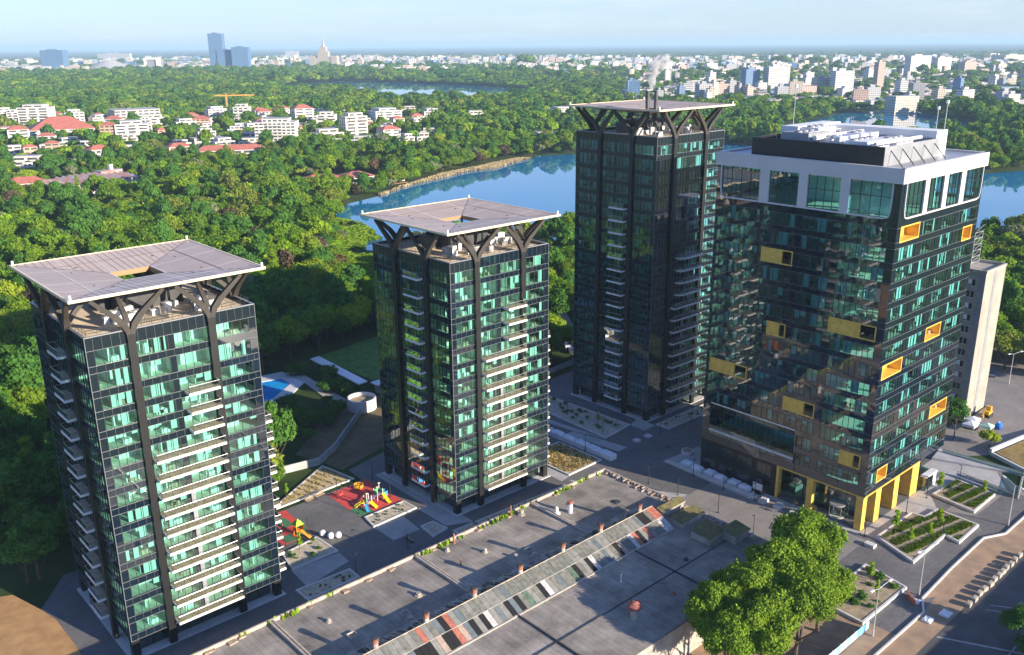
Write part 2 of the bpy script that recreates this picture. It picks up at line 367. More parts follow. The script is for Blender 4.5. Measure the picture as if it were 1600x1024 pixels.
    for F in faces_of(x+ins, y+ins, W-2*ins, W-2*ins).values():
        F.quad(g, 0, F.L, 0.05, ztop, 0, 0)
        n = int(F.L/2.0)
        for k in range(n+1): F.box(g, F.L*k/n-0.05, F.L*k/n+0.05, -0.08, 0.04, 0.05, ztop, 1)
    g.box(x+W*0.3, y+W*0.3, 0.06, x+W*0.7, y+W*0.7, ztop, 3)
    g.build('lobby', [M['lobby'], M['mullion'], M['stone'], M['inner']], T)
    pb = MB(); pb.box(x-0.55, y-0.55, 0.0, x+W+0.55, y+W+0.55, 0.14, 0); pb.build('plinth', [M['stone']], T)
    for cx, cyy in ((x, y), (x+W-1.3, y), (x, y+W-1.3), (x+W-1.3, y+W-1.3)):
        p = MB(); p.box(cx+0.02, cyy+0.02, 0.14, cx+1.28, cyy+1.28, ztop, 0); p.build('corner_post', [M['rib']], T)
    # ribs that fork like trees under the canopy
    soff = canopy_z-1.0
    for nm, F in FS.items():
        for c in ((6.6, 19.25) if nm in ('front', 'rear') else (7.8, 18.6)):
            mb = MB(); F.box(mb, c-0.6, c+0.6, -0.25, 0.55, 0.14, H-0.6, 0)
            o = 0.15; side = F.n
            for sg in (-1, 1):
                tipx = c+sg*5.4; tipo = 1.0
                path = [F.p(c+sg*0.22, o, H-1.6), F.p(c+sg*0.30, o, H-0.3), F.p(c+sg*0.75, o+0.05, H+0.9), F.p(c+sg*1.75, o+0.2, H+2.2), F.p(tipx, tipo, soff+0.35)]
                mb.sweep(path, [(0.8, 0.7), (0.8, 0.75), (0.85, 0.95), (0.8, 0.9), (0.45, 0.55)], side, 1)
            path = [F.p(c, o-0.1, H-0.6), F.p(c, o-0.5, H+0.8), F.p(c, o-1.6, H+2.2), F.p(c, o-5.2, soff+0.3)]
            mb.sweep(path, [(0.8, 0.6), (0.8, 0.7), (0.7, 0.7), (0.45, 0.5)], F.u, 1)
            mb.build('forked_column', [M['rib'], M['arm']], T)
    # balconies
    for nm, rows in (('front', front_b), ('left', left_b), ('right', right_b)):
        for i, kind in rows:
            if kind == 'wide': balcony(T, FS[nm], 7.35, 18.9, fl[i], 1.95, wall_at=13.0 if i < 7 else None)
            elif kind == 'half': balcony(T, FS[nm], 13.7, 18.9, fl[i], 1.95)
            elif kind == 'curved': balcony(T, FS[nm], 9.4, 18.9, fl[i], 1.95, round_end=True)
            else: balcony(T, FS[nm], *((8.6, 13.7) if nm == 'left' else (1.2, 6.2)), fl[i], 1.85)
    # roof terrace
    t = MB(); zr = H-0.55
    t.box(x+0.02, y+0.02, zr-0.4, x+W-0.02, y+W-0.02, zr, 0)
    t.build('roof_terrace', [M['tile']], T)
    cp = MB()
    for F in FS.values(): F.box(cp, 0, F.L, -0.32, 0.06, H, H+0.10, 0)
    for F in faces_of(x+0.5, y+0.5, W-1, W-1).values():
        for zz in (0.5, 0.95): cp.tube([F.p(0, 0, H+zz), F.p(F.L, 0, H+zz)], 0.035, 4, 1)
        for k in range(17): cp.tube([F.p(F.L*k/16, 0, zr), F.p(F.L*k/16, 0, H+0.97)], 0.035, 4, 1)
    cp.build('roof_railing', [M['coping'], M['mullion']], T)
    # machine room and the white plant on the terrace
    mb = MB(); cx, cyy = x+W/2, y+W/2
    mb.box(cx-4.2, cyy-1.5, zr, cx+6.5, cyy+6.6, zr+3.3, 0); mb.box(cx-6.5, cyy+2.0, zr, cx-4.25, cyy+6.0, zr+2.6, 0)
    mb.build('machine_room', [M['dark']], T)
    for k in range(14):
        ux = x+4.5+rng.random()*17; uy = y+4.0+rng.random()*7.5; sx, sy, sz = rng.uniform(0.8, 2.2), rng.uniform(0.8, 1.6), rng.uniform(0.9, 2.2)
        u = MB(); u.box(ux, uy, zr, ux+sx, uy+sy, zr+sz, 0)
        u.cyl(ux+sx/2, uy+sy/2, zr+sz, zr+sz+0.12, min(sx, sy)*0.38, 10, 1)
        u.box(ux-0.03, uy+0.1, zr+0.2, ux, uy+sy-0.1, zr+sz-0.2, 1)
        u.build('plant_unit', [M['unit'], M['grey']], T)
    fn = MB()
    for (ax, ay, bx, by) in ((x+9, y+3.6, x+14, y+3.6), (x+14, y+3.6, x+14, y+6.5), (x+18, y+4.5, x+23, y+4.5), (x+23, y+4.5, x+23, y+9)):
        L = math.hypot(bx-ax, by-ay); n = int(L/0.25)
        for k in range(n+1): fn.box(ax+(bx-ax)*k/n-0.03, ay+(by-ay)*k/n-0.03, zr, ax+(bx-ax)*k/n+0.03, ay+(by-ay)*k/n+0.03, zr+1.7, 0)
    fn.build('screen_fence', [M['dark']], T)
    for k in range(4):
        px_, py_ = x+W/2+(-3.4 if k % 2 else 3.4), y+W/2+(-3.4 if k < 2 else 3.4)
        p = MB(); p.cyl(px_, py_, zr, canopy_z-1.1, 0.22, 8, 0); p.build('roof_post', [M['rib']], T)
    # canopy: four sheets falling inward to an open well
    cx, cyy = x+W/2, y+W/2; ho, hi = 15.25, 3.3; ze, zi = canopy_z, canopy_z-1.15
    mb = MB()
    O = [(cx-ho, cyy-ho), (cx+ho, cyy-ho), (cx+ho, cyy+ho), (cx-ho, cyy+ho)]; I = [(cx-hi, cyy-hi), (cx+hi, cyy-hi), (cx+hi, cyy+hi), (cx-hi, cyy+hi)]
    for k in range(4):
        j = (k+1) % 4
        mb.poly([(*O[k], ze), (*O[j], ze), (*I[j], zi), (*I[k], zi)], 0)
        mb.poly([(*O[j], ze-0.32), (*O[k], ze-0.32), (*I[k], zi-0.8), (*I[j], zi-0.8)], 3)
        mb.poly([(*I[j], zi-0.8), (*I[k], zi-0.8), (*I[k], zi), (*I[j], zi)], 4)
        o0, o1, i0, i1 = Vector(O[k]), Vector(O[j]), Vector(I[k]), Vector(I[j])
        d = (o1-o0).normalized(); nn = Vector((-d.y, d.x))
        nse = 27
        for q in range(1, nse):
            e = o0 + (o1-o0)*q/nse; s_ = (e-o0).length; full = ho-hi
            run = min(full, s_, (o1-e).length)
            f = e + nn*run; zf = ze + (zi-ze)*run/full
            b = d*0.055
            strip = 2 if q in (7, 16, 21) else 1
            mb.poly([(*(e-b), ze+0.03), (*(e+b), ze+0.03), (*(f+b), zf+0.03), (*(f-b), zf+0.03)], strip)
        for fr, mm, wd in ((0.42, (2, 1, 1, 2)[k] if k != 0 else 2, 0.09), (0.985, 2, 0.1)):
            run = (ho-hi)*fr; a = o0+d*run+nn*run; b = o1-d*run+nn*run; zz = ze+(zi-ze)*fr+0.05
            mb.poly([(*(a-nn*wd), zz), (*(b-nn*wd), zz), (*(b+nn*wd), zz), (*(a+nn*wd), zz)], mm)
        hipa = (i0-o0).normalized(); px = Vector((-hipa.y, hipa.x))*0.07
        mb.poly([(*(o0-px), ze+0.045), (*(o0+px), ze+0.045), (*(i0+px), zi+0.045), (*(i0-px), zi+0.045)], 1)
    cn = mb.build('canopy', [M['canopy'], M['seam'], M['seamw'], M['soffit'], mat('well_lining', (.34, .21, .10), .6)], T)
    fb = MB()
    for k in range(4):
        j = (k+1) % 4; o0, o1 = Vector(O[k]), Vector(O[j]); d = (o1-o0).normalized(); nn = Vector((-d.y, d.x))
        fb.prism([o0, o1, o1+nn*0.28-d*0.28, o0+nn*0.28+d*0.28], ze-0.36, ze+0.06, 0)
    fb.build('canopy_fascia', [M['fascia']], cn)
    for q in O:
        l = MB(); l.cyl(q[0]+(0.45 if q[0] < cx else -0.45), q[1]+(0.45 if q[1] < cyy else -0.45), ze+0.06, ze+0.75, 0.2, 8, 0); l.build('warning_light', [M['lens']], cn)
    if stack:
        s = MB()
        for dx in (-0.8, 0.7): s.cyl(cx-2.6+dx, cyy-2.4-dx, zr, canopy_z+3.6, 0.5, 12, 0)
        s.build('flue_pipe', [M['dark']], T)
    return T

sA = [4.43+3.275*k for k in range(14)]; sA = sA + [50.9]
apartment_tower(36.83, 134.82, 26.9, sA, 55.43, 'dark glass apartment tower with flat canopy beside the bare brown earth plot',
    [(i, 'wide') for i in range(10)]+[(i, 'half') for i in (10, 11, 12)], [(i, 'side') for i in range(15)], [(i, 'side') for i in range(10)], 11, 61.75)
apartment_tower(105.5, 135.7, 26.95, sA, 55.2, 'dark glass apartment tower with flat canopy next to the red playground',
    [(i, 'wide') for i in range(10)]+[(i, 'half') for i in (10, 11, 12)], [(i, 'side') for i in range(15)], [(i, 'side') for i in range(10)], 12, 61.5)
sC = [4.43+3.24*k for k in range(20)]+[69.9]
apartment_tower(173.6, 140.4, 27.2, sC, 74.3, 'tallest dark glass apartment tower, steam rising above its flat canopy',
    [(i, 'wide') for i in range(9)]+[(i, 'curved') for i in (9, 10, 11, 12)], [(i, 'side') for i in range(17)], [(i, 'side') for i in range(16)], 13, 80.85, True, 'tint_shade')
# steam over the flues
vm = bpy.data.materials.new('steam'); vm.use_nodes = True; t = vm.node_tree; t.nodes.clear()
out = t.nodes.new('ShaderNodeOutputMaterial'); pv = t.nodes.new('ShaderNodeVolumePrincipled'); pv.inputs['Color'].default_value = (0.97, 0.97, 0.97, 1)
tc = t.nodes.new('ShaderNodeTexCoord'); n = t.nodes.new('ShaderNodeTexNoise'); n.inputs['Scale'].default_value = 0.55; n.inputs['Detail'].default_value = 4
mr = t.nodes.new('ShaderNodeMapRange'); mr.inputs['From Min'].default_value = 0.42; mr.inputs['From Max'].default_value = 0.72; mr.inputs['To Max'].default_value = 2.2
t.links.new(tc.outputs['Object'], n.inputs['Vector']); t.links.new(n.outputs['Fac'], mr.inputs['Value']); t.links.new(mr.outputs['Result'], pv.inputs['Density'])
t.links.new(pv.outputs['Volume'], out.inputs['Volume'])
mb = MB(); mb.tube([(184.6, 151.6, 84.6), (184.5, 151.6, 86.2), (184.1, 152.0, 88.2), (184.6, 151.0, 90.2), (186.3, 149.6, 92.0), (187.6, 148.4, 93.0)], [0.6, 0.9, 1.5, 2.0, 1.8, 0.6], 14)
tag(mb.build('smoke', [vm]), 'white steam plume drifting off the tallest canopy flues', 'steam', kind='stuff')

# ------------------------------------------------------------------ the office block with the pale crown
def office():
    rng = random.Random(5); x, y, WX, WY = 162.3, 74.24, 36.9, 40.3; H = 74.0
    T = thing('office_tower', 'black glass office tower with pale crown and ochre boxes', 'office tower', (x, y, 0))
    FS = faces_of(x, y, WX, WY); sills = [9.5+3.9*k for k in range(14)]; hh = 2.7; zc = 64.2
    fb = [(1.6, 9.0), (10.9, 17.4), (19.2, 25.4), (27.3, 35.4)]; lb = [(1.6, 11.0), (12.7, 19.4), (21.0, 27.8), (29.2, 38.6)]
    bays = {'front': fb, 'left': lb, 'right': lb, 'rear': fb}
    box = {'front': {13: [(1.6, 9.3)], 12: [(30.1, 34.4)], 7: [(18.7, 25.6)], 6: [(1.0, 9.2)], 2: [(26.4, 34.6)], 0: [(4.4, 8.6)]},
           'left': {11: [(20.9, 28.1)], 7: [(21.1, 25.4)], 8: [(1.7, 11.5)], 4: [(29.6, 39.2)], 3: [(12.8, 20.0)], 1: [(1.8, 6.2)]}}
    cl = MB(); NU0, NU1, NZ0, NZ1 = 16.6, 38.4, 10.5, 17.2      # planted terrace cut into the left face
    def wq(nm, F, u0, u1, z0, z1, out, m):
        if nm != 'left' or u1 <= NU0 or u0 >= NU1 or z1 <= NZ0 or z0 >= NZ1: return F.quad(cl, u0, u1, z0, z1, out, m) if u1 > u0 and z1 > z0 else None
        if z0 < NZ0: F.quad(cl, u0, u1, z0, NZ0, out, m)
        if z1 > NZ1: F.quad(cl, u0, u1, NZ1, z1, out, m)
        a, b = max(z0, NZ0), min(z1, NZ1)
        if u0 < NU0: F.quad(cl, u0, NU0, a, b, out, m)
        if u1 > NU1: F.quad(cl, NU1, u1, a, b, out, m)
    for nm, F in FS.items():
        F.quad(cl, 0, F.L, 7.65, sills[0], 0, 0)
        for i in range(14): wq(nm, F, 0, F.L, sills[i]+hh, sills[i+1] if i < 13 else zc, 0, 0)
        for i in range(14):
            bx = box.get(nm, {}).get(i, []); segs = [(a, b) for a, b in bays[nm]]
            e = 0.0; cuts = sorted(segs+bx)
            for a, b in cuts:
                if a > e: wq(nm, F, e, a, sills[i], sills[i]+hh, 0, 0)
                e = max(e, b)
            wq(nm, F, e, F.L, sills[i], sills[i]+hh, 0, 0)
            if nm == 'left' and i < 2: F.box(cl, 0, NU0, 0, .03, sills[i]-.03, sills[i]+.03, 1); continue
            for z in (sills[i], sills[i]+hh): F.box(cl, 0, F.L, 0, 0.03, z-0.03, z+0.03, 1)
        # black strip on the corner beside the crown
        F.quad(cl, 0, F.L, zc, zc+0.6, 0, 0)
    cl.poly([(x, y, 7.65), (x, y+WY, 7.65), (x+WX, y+WY, 7.65), (x+WX, y, 7.65)], 2)
    cl.build('facade_cladding', [M['black'], M['joint'], M['dark']], T)
    it = MB()
    for i in range(14):
        t = sills[i]-0.1
        if i == 1: it.box(x+5.6, y+0.25, t-0.4, x+WX-0.25, y+WY-0.25, t, 2, 1); it.box(x+0.25, y+0.25, t-0.4, x+5.59, y+16.4, t, 2, 1)
        else: it.box(x+0.25, y+0.25, t-0.4, x+WX-0.25, y+WY-0.25, t, 2, 1)
        it.box(x+11, y+12, t+0.01, x+WX-11, y+WY-12, t+3.4, 0)
        for u in (10, 18.3, 26.3):
            it.box(x+u-.2, y+0.6, t+.01, x+u+.2, y+1.1, t+3.4, 0)
            if rng.random() < .6: it.box(x+u-0.1, y+0.6, t+.01, x+u+.1, y+9, t+3.4, 0)
        for u in ((11.8, 20.2, 28.5) if i > 1 else (11.8,)):
            it.box(x+.6, y+u-.2, t+.01, x+1.1, y+u+.2, t+3.4, 0)
            if rng.random() < .6: it.box(x+0.6, y+u-.1, t+.01, x+9, y+u+.1, t+3.4, 0)
        for k in range(9):
            u = rng.uniform(2, 34); it.box(x+u, y+1.6, t+.01, x+u+1.5, y+2.4, t+.75, 3)
            u = rng.uniform(2, 37 if i > 1 else 14); it.box(x+1.6, y+u, t+.01, x+2.4, y+u+1.5, t+.75, 3)
    it.box(x+1.2, y+1.2, zc-0.3, x+WX-1.2, y+WY-1.2, zc+0.15, 2, 1); it.box(x+12, y+13, zc+0.16, x+WX-12, y+WY-13, H-1, 0)
    it.box(x+4, y+3, zc+0.16, x+4.3, y+12, H-2, 0); it.box(x+20, y+2.5, zc+0.16, x+20.3, y+12, H-2, 0)
    it.build('interior', [M['inner'], M['ifloor'], M['ceil'], M['deck']], T)
    for nm in ('front', 'left'):
        F = FS[nm]
        for i in range(14):
            bx = box[nm].get(i, [])
            for a, b in bays[nm]:
                for c, d in bx:
                    if c < b and d > a:
                        if c-a > 1.2: b = min(b, c)
                        elif b-d > 1.2: a = max(a, d)
                        else: a = b
                if nm == 'left' and i < 2 and b > NU0:
                    if a < NU0-1: b = NU0-.6
                    else: continue
                if b-a > 0.8: window(T, F, a, b, sills[i], sills[i]+hh, M['office_tint'], rng, 1.25)
            for c, d in bx:
                lg = MB(); z0, z1 = sills[i]-0.05, sills[i]+hh+0.05; dp = 3.6 if nm == 'left' else 2.6
                F.box(lg, c-0.10, c+0.14, -dp, 0.06, z0-0.15, z1+0.15, 0); F.box(lg, d-0.14, d+0.10, -dp, 0.06, z0-0.15, z1+0.15, 0)
                F.box(lg, c+0.14, d-0.14, -dp, 0.06, z0-0.15, z0+0.12, 0); F.box(lg, c+0.14, d-0.14, -dp, 0.06, z1-0.10, z1+0.15, 0)
                F.quad(lg, c, d, z0, z1, -dp+0.1, 0 if nm == 'front' else 1)
                if nm == 'left':
                    F.box(lg, c+(d-c)*0.32, d-.16, -0.35, -0.02, z0+.12, z1-.1, 0); F.box(lg, c+0.2, c+(d-c)*0.3, -0.05, -0.02, z0+.1, z0+1.2, 2)
                    for k in range(6): F.box(lg, c+0.2+(d-c)*0.3*k/5-.03, c+0.2+(d-c)*0.3*k/5+.03, -0.1, -0.02, z0, z1, 3)
                lg.build('loggia_box', [M['yellow'], M['black'], M['clear'], M['mullion']], T)
    te = MB(); xb = x+5.4
    te.box(x+0.02, y+NU0, 9.5, xb, y+NU1, 10.2, 0); te.box(x+0.03, y+NU0, NZ1, xb, y+NU1, NZ1+.35, 1); te.box(x+.03, y+NU0-.3, 10.2, xb, y+NU0, NZ1, 1); te.box(x+.03, y+NU1, 10.2, xb, y+NU1+.3, NZ1, 1)
    te.box(x-.06, y+NU0-.05, 10.2, x+.45, y+NU1+.05, 10.62, 2); te.box(x+.45, y+NU0, 10.2, x+3.2, y+NU0+.4, 10.62, 2); te.box(xb, y+NU0, 13.1, xb+.2, y+NU1, 13.9, 1)
    te.build('planted_terrace', [mat('terrace_gravel', (.30, .27, .22), .9, scale=1.2, col2=(.10, .11, .05), detail=8), M['black'], M['stone']], T)
    tw = MB()
    for za, zb in ((10.3, 13.1), (13.9, NZ1)):
        for k in range(16):
            a = y+NU0+.3+k*1.33; tw.poly([(xb, a+1.28, za), (xb, a, za), (xb, a, zb), (xb, a+1.28, zb)], 0); tw.box(xb-.05, a-.05, za, xb+.05, a, zb, 1)
    tw.build('terrace_glazing', [M['office_tint'], M['mullion']], T)
    ra_ = MB(); ra_.poly([(x+.1, y+NU0, 10.6), (x+.1, y+NU1, 10.6), (x+.1, y+NU1, 11.6), (x+.1, y+NU0, 11.6)], 0); ra_.tube([(x+.1, y+NU0, 11.62), (x+.1, y+NU1, 11.62)], .04, 4, 1); ra_.build('terrace_railing', [M['clear'], M['mullion']], T)
    tp = MB()
    for k in range(70):
        a, b, h_ = x+rng.uniform(.8, 4.6), y+rng.uniform(NU0+.6, NU1-.6), rng.uniform(.3, 1.0)
        for q in range(3):
            an = rng.uniform(0, 6.28); tp.poly([(a-.3*math.cos(an), b-.3*math.sin(an), 10.2), (a+.3*math.cos(an), b+.3*math.sin(an), 10.2), (a+.35*math.cos(an), b+.35*math.sin(an), 10.2+h_), (a-.25*math.cos(an), b-.25*math.sin(an), 10.2+h_)])
    tp.build('terrace_foliage', [mat('terrace_leaves', (.09, .15, .03), .9, noise=.4, scale=2)], T)
    rest = MB()
    for nm in ('right', 'rear'):
        F = FS[nm]
        for i in range(14):
            for a, b in bays[nm]: F.quad(rest, a, b, sills[i], sills[i]+hh, -0.03, 0)
    tag(rest.build('window_glazing', [M['office_tint']], T), kind='stuff')
    # crown: deep pale parapet on piers, tall glass between, rounded lower corners
    cr = MB()
    for nm, F in FS.items():
        F.box(cr, -0.35, F.L+0.35, -0.5, 0.40, 71.2, H, 0)
        gl = [(1.75, F.L*0.245), (F.L*0.292, F.L*0.465), (F.L*0.515, F.L*0.68), (F.L*0.735, F.L-1.3)]
        e = None
        for a, b in zip([g[1] for g in gl[:-1]], [g[0] for g in gl[1:]]): F.box(cr, a, b, -0.4, 0.34, zc+0.45, 71.2, 0)
        F.box(cr, 2.9, F.L-2.6, -0.05, 0.30, zc+0.2, zc+0.5, 0)
        for sg, u0, u1 in ((1, 2.9, 1.55), (-1, F.L-2.6, F.L-1.15)):
            path = [F.p(u0, .12, zc+0.35), F.p((u0+u1)/2-sg*0.25, .12, zc+0.6), F.p(u1+sg*0.12, .12, zc+1.5), F.p(u1, .12, zc+3.2), F.p(u1, .12, 71.2)]
            cr.sweep(path, [(0.36, 0.22)]*5, F.n, 0)
        F.quad(cr, 0, 1.6, zc+0.6, 71.2, 0.0, 1); F.quad(cr, F.L-1.2, F.L, zc+0.6, 71.2, 0.0, 1)
    cr.build('crown', [M['crown'], M['black']], T)
    for nm, F in FS.items():
        gl = [(1.75, F.L*0.245), (F.L*0.292, F.L*0.465), (F.L*0.515, F.L*0.68), (F.L*0.735, F.L-1.3)]
        for a, b in gl:
            g = MB(); n = 4
            for k in range(n):
                for za, zb in ((zc+0.5, zc+4.3), (zc+4.3, 71.2)):
                    F.quad(g, a+(b-a)*k/n, a+(b-a)*(k+1)/n, za, zb, -0.1+rng.uniform(-.006, .006), 0)
            for k in range(n+1): F.box(g, a+(b-a)*k/n-.05, a+(b-a)*k/n+.05, -0.2, -0.04, zc+.5, 71.2, 1)
            F.box(g, a, b, -0.2, -0.04, zc+4.24, zc+4.36, 1)
            g.build('crown_window', [M['office_tint'], M['mullion']], T)
    # roof and plant enclosure
    rf = MB(); rf.box(x+0.5, y+0.5, H-1.2, x+WX-0.5, y+WY-0.5, H-0.35, 0); rf.build('roof', [M['coping']], T)
    en = MB(); z1 = 77.3; zr = H-0.35
    ex0, ey0, ex1, ey1 = x+1.9, y+5.0, x+24.5, y+33.5
    en.box(ex0, ey0, zr, ex0+0.25, ey1, z1, 0); en.box(ex0+.25, ey0, zr, ex1, ey0+0.25, z1, 1); en.box(ex1-.25, ey0+.25, zr, ex1, ey1, z1, 1); en.box(ex0+.25, ey1-.25, zr, ex1-.25, ey1, z1, 0)
    for k in range(24): en.box(ex0-.03, ey0+1.2*k, zr, ex0, ey0+1.2*k+.06, z1, 2)
    for k in range(5):
        u = ex0+2.5+k*4.6; en.tube([(u, ey0, z1-0.8), (u, ey0-2.6, zr)], 0.10, 5, 3)
    en.build('plant_screen', [M['rib'], M['grey'], M['mullion'], M['dark']], T)
    pu = [(x+4, y+22, 8, 6, 4.9, 'grey'), (x+13, y+25, 7, 5, 5.2, 'unit'), (x+5, y+10, 9, 7, 4.0, 'unit'), (x+15, y+9, 7, 5, 3.8, 'unit'), (x+14.5, y+16, 6, 5, 4.5, 'unit'), (x+6, y+18.3, 5, 2.5, 4.2, 'unit')]
    for a, b, sx, sy, sz, mm in pu:
        u = MB(); u.box(a, b, zr, a+sx, b+sy, zr+sz, 0)
        for k in range(int(sx/1.2)): u.box(a+.2+k*1.2, b-.03, zr+.4, a+.26+k*1.2, b, zr+sz-.2, 1)
        for k in range(int(sx/2.2)): u.cyl(a+1.2+k*2.2, b+sy/2, zr+sz, zr+sz+.35, .8, 12, 1)
        u.build('plant_unit', [M[mm], M['grey']], T)
    d = MB()
    for k in range(4): d.box(x+4+k*4.2, y+15.2, z1+0.1, x+7+k*4.2, y+16, z1+1.0, 0); d.tube([(x+5+k*4.2, y+14, z1-.5), (x+5+k*4.2, y+15.6, z1+.6), (x+8+k*4.2, y+19, z1+.6)], .35, 8, 0)
    d.tube([(x+3, y+20, z1+.6), (x+22, y+20, z1+.6)], .5, 8, 0); d.tube([(x+3, y+7.5, z1+.3), (x+22, y+7.5, z1+.3)], .35, 8, 0)
    for k in range(5): d.tube([(x+3+k*3, y+21.2, z1-1), (x+3+k*3, y+21.2, z1+1.6)], .05, 4, 0)
    d.tube([(x+3, y+21.2, z1+1.6), (x+15, y+21.2, z1+1.6)], .05, 4, 0)
    d.build('air_duct', [M['unit']], T)
    wl = MB(); wl.box(x+24.6, y+5.5, zr, x+29.5, y+29, 78.7, 0); wl.box(x+12, y+29.2, zr, x+29.5, y+33.2, 79.0, 0)
    wl.box(x+25.2, y+5.44, zr+.1, x+26.5, y+5.5, zr+2.6, 1); wl.build('stair_house', [M['white'], M['grey']], T)
    for a, b, h in ((x+29, y+6, 84.5), (x+13, y+31, 87.5), (x+25, y+6, 83.5)):
        an = MB(); an.tube([(a, b, 78.6), (a, b, h)], .07, 5, 0); an.cyl(a, b, h-.6, h, .3, 8, 1); an.build('mast', [M['wpole'], M['lens']], T)
    # entrance floor: ochre portal, recessed glass, revolving door
    po = MB(); F = FS['left']; G_ = FS['front']
    def pil(F, a, b, o0, o1): F.box(po, a, b, o0, o1, 0.0, 7.35, 0)
    pil(F, 0.0, 1.5, -1.5, 0.10); pil(F, 11.3, 12.7, -1.3, 0.08); pil(F, 19.5, 20.1, -1.3, 0.08)
    F.box(po, -0.1, 20.1, -0.3, 0.12, 7.35, 7.62, 0)
    for a in (5.2, 13.3, 21.6): pil(G_, a, a+2.2, -2.4, 0.08)
    pil(G_, 22.9, 24.9, -2.4, 0.085); G_.box(po, -0.1, 25.0, -0.3, 0.12, 7.35, 7.62, 0)
    po.build('portal_frame', [M['yellow']], T)
    lo = MB(); ins = 3.2
    for F2 in faces_of(x+ins, y+ins, WX-2*ins, 22).values():
        F2.quad(lo, 0, F2.L, 0.05, 7.6, 0, 0)
        for k in range(int(F2.L/2)+1): F2.box(lo, k*2-.06, k*2+.06, -.1, .05, 0.05, 7.6, 1)
    lo.box(x+14, y+12, .06, x+20, y+20, 7.6, 3); lo.box(x+5, y+18, .06, x+9, y+21, 1.2, 3); lo.box(x+6, y+22.2, 2.8, x+9, y+24.5, 3.2, 2)
    lo.box(x+0.3, y+25.2, 0.05, x+WX-1.5, y+WY-0.4, 7.6, 1)
    FL = FS['left']
    lo.build('lobby', [M['lobby'], M['mullion'], M['stone'], M['inner']], T)
    for a in (21.5, 26.5, 31.5, 36.0):
        g = MB(); FL.quad(g, a, min(a+3.6, 39.8), 3.9, 6.9, 0.0, 0); FL.quad(g, a, min(a+3.6, 39.8), 0.4, 3.2, 0.0, 2)
        for k in range(4): FL.box(g, a+1.2*k-.04, a+1.2*k+.04, -.05, .05, 3.9, 6.9, 1)
        g.build('shop_window', [M['office_tint'], M['mullion'], M['lobby']], T)
    sk = MB()
    FL.quad(sk, 20.2, FL.L, 6.9, 7.66, -0.01, 0); FL.quad(sk, 20.2, FL.L, 3.2, 3.9, -0.01, 0); FL.quad(sk, 20.2, FL.L, 0, .4, -.01, 0)
    for a, b in ((20.2, 21.5), (25.1, 26.5), (30.1, 31.5), (35.1, 36.0), (39.6, 40.3)): FL.quad(sk, a, b, 0, 7.66, -0.02, 0)
    sk.build('shop_front', [M['rib']], T)
    rd = MB(); cx, cy2 = x+2.4, y+6.6
    for k in range(12):
        a0, a1 = 2*math.pi*k/12, 2*math.pi*(k+1)/12
        if k % 6 not in (2, 3): rd.poly([(cx+1.5*math.cos(a0), cy2+1.5*math.sin(a0), .1), (cx+1.5*math.cos(a1), cy2+1.5*math.sin(a1), .1), (cx+1.5*math.cos(a1), cy2+1.5*math.sin(a1), 2.7), (cx+1.5*math.cos(a0), cy2+1.5*math.sin(a0), 2.7)], 0)
        if k % 2 == 0: rd.tube([(cx+1.5*math.cos(a0), cy2+1.5*math.sin(a0), 0), (cx+1.5*math.cos(a0), cy2+1.5*math.sin(a0), 2.8)], .07, 5, 1)
    rd.cyl(cx, cy2, 2.7, 3.0, 1.65, 20, 1); rd.cyl(cx, cy2, 0, .1, 1.6, 20, 2)
    for k in range(3):
        a0 = k*2.1+.4; rd.box(cx-.02, cy2-.02, .1, cx+.02, cy2+.02, 2.7, 1); rd.poly([(cx, cy2, .12), (cx+1.4*math.cos(a0), cy2+1.4*math.sin(a0), .12), (cx+1.4*math.cos(a0), cy2+1.4*math.sin(a0), 2.6), (cx, cy2, 2.6)], 0)
    rd.build('revolving_door', [M['clear'], M['rail'], M['stone']], T)
    vb = MB(); vx, vy = x+26.5, y-1.3
    for F2 in faces_of(vx, vy, 5.2, 4.0).values():
        F2.quad(vb, 0, F2.L, .1, 3.3, 0, 0)
        for k in range(5): F2.box(vb, F2.L*k/4-.05, F2.L*k/4+.05, -.04, .04, .1, 3.3, 1)
    vb.box(vx-.15, vy-.15, 3.3, vx+5.35, vy+1.3, 3.6, 2); vb.box(vx+3.6, vy-.03, .1, vx+5.2, vy, 3.3, 2)
    vb.build('side_entrance', [M['lobby'], M['mullion'], M['unit']], T)
    gb = MB()     # solid core of the ground floor
    gb.box(x+0.1, y+25.3, 0, x+WX, y+WY, 0.05, 0); gb.build('base_slab', [M['stone']], T)
    return T
office()

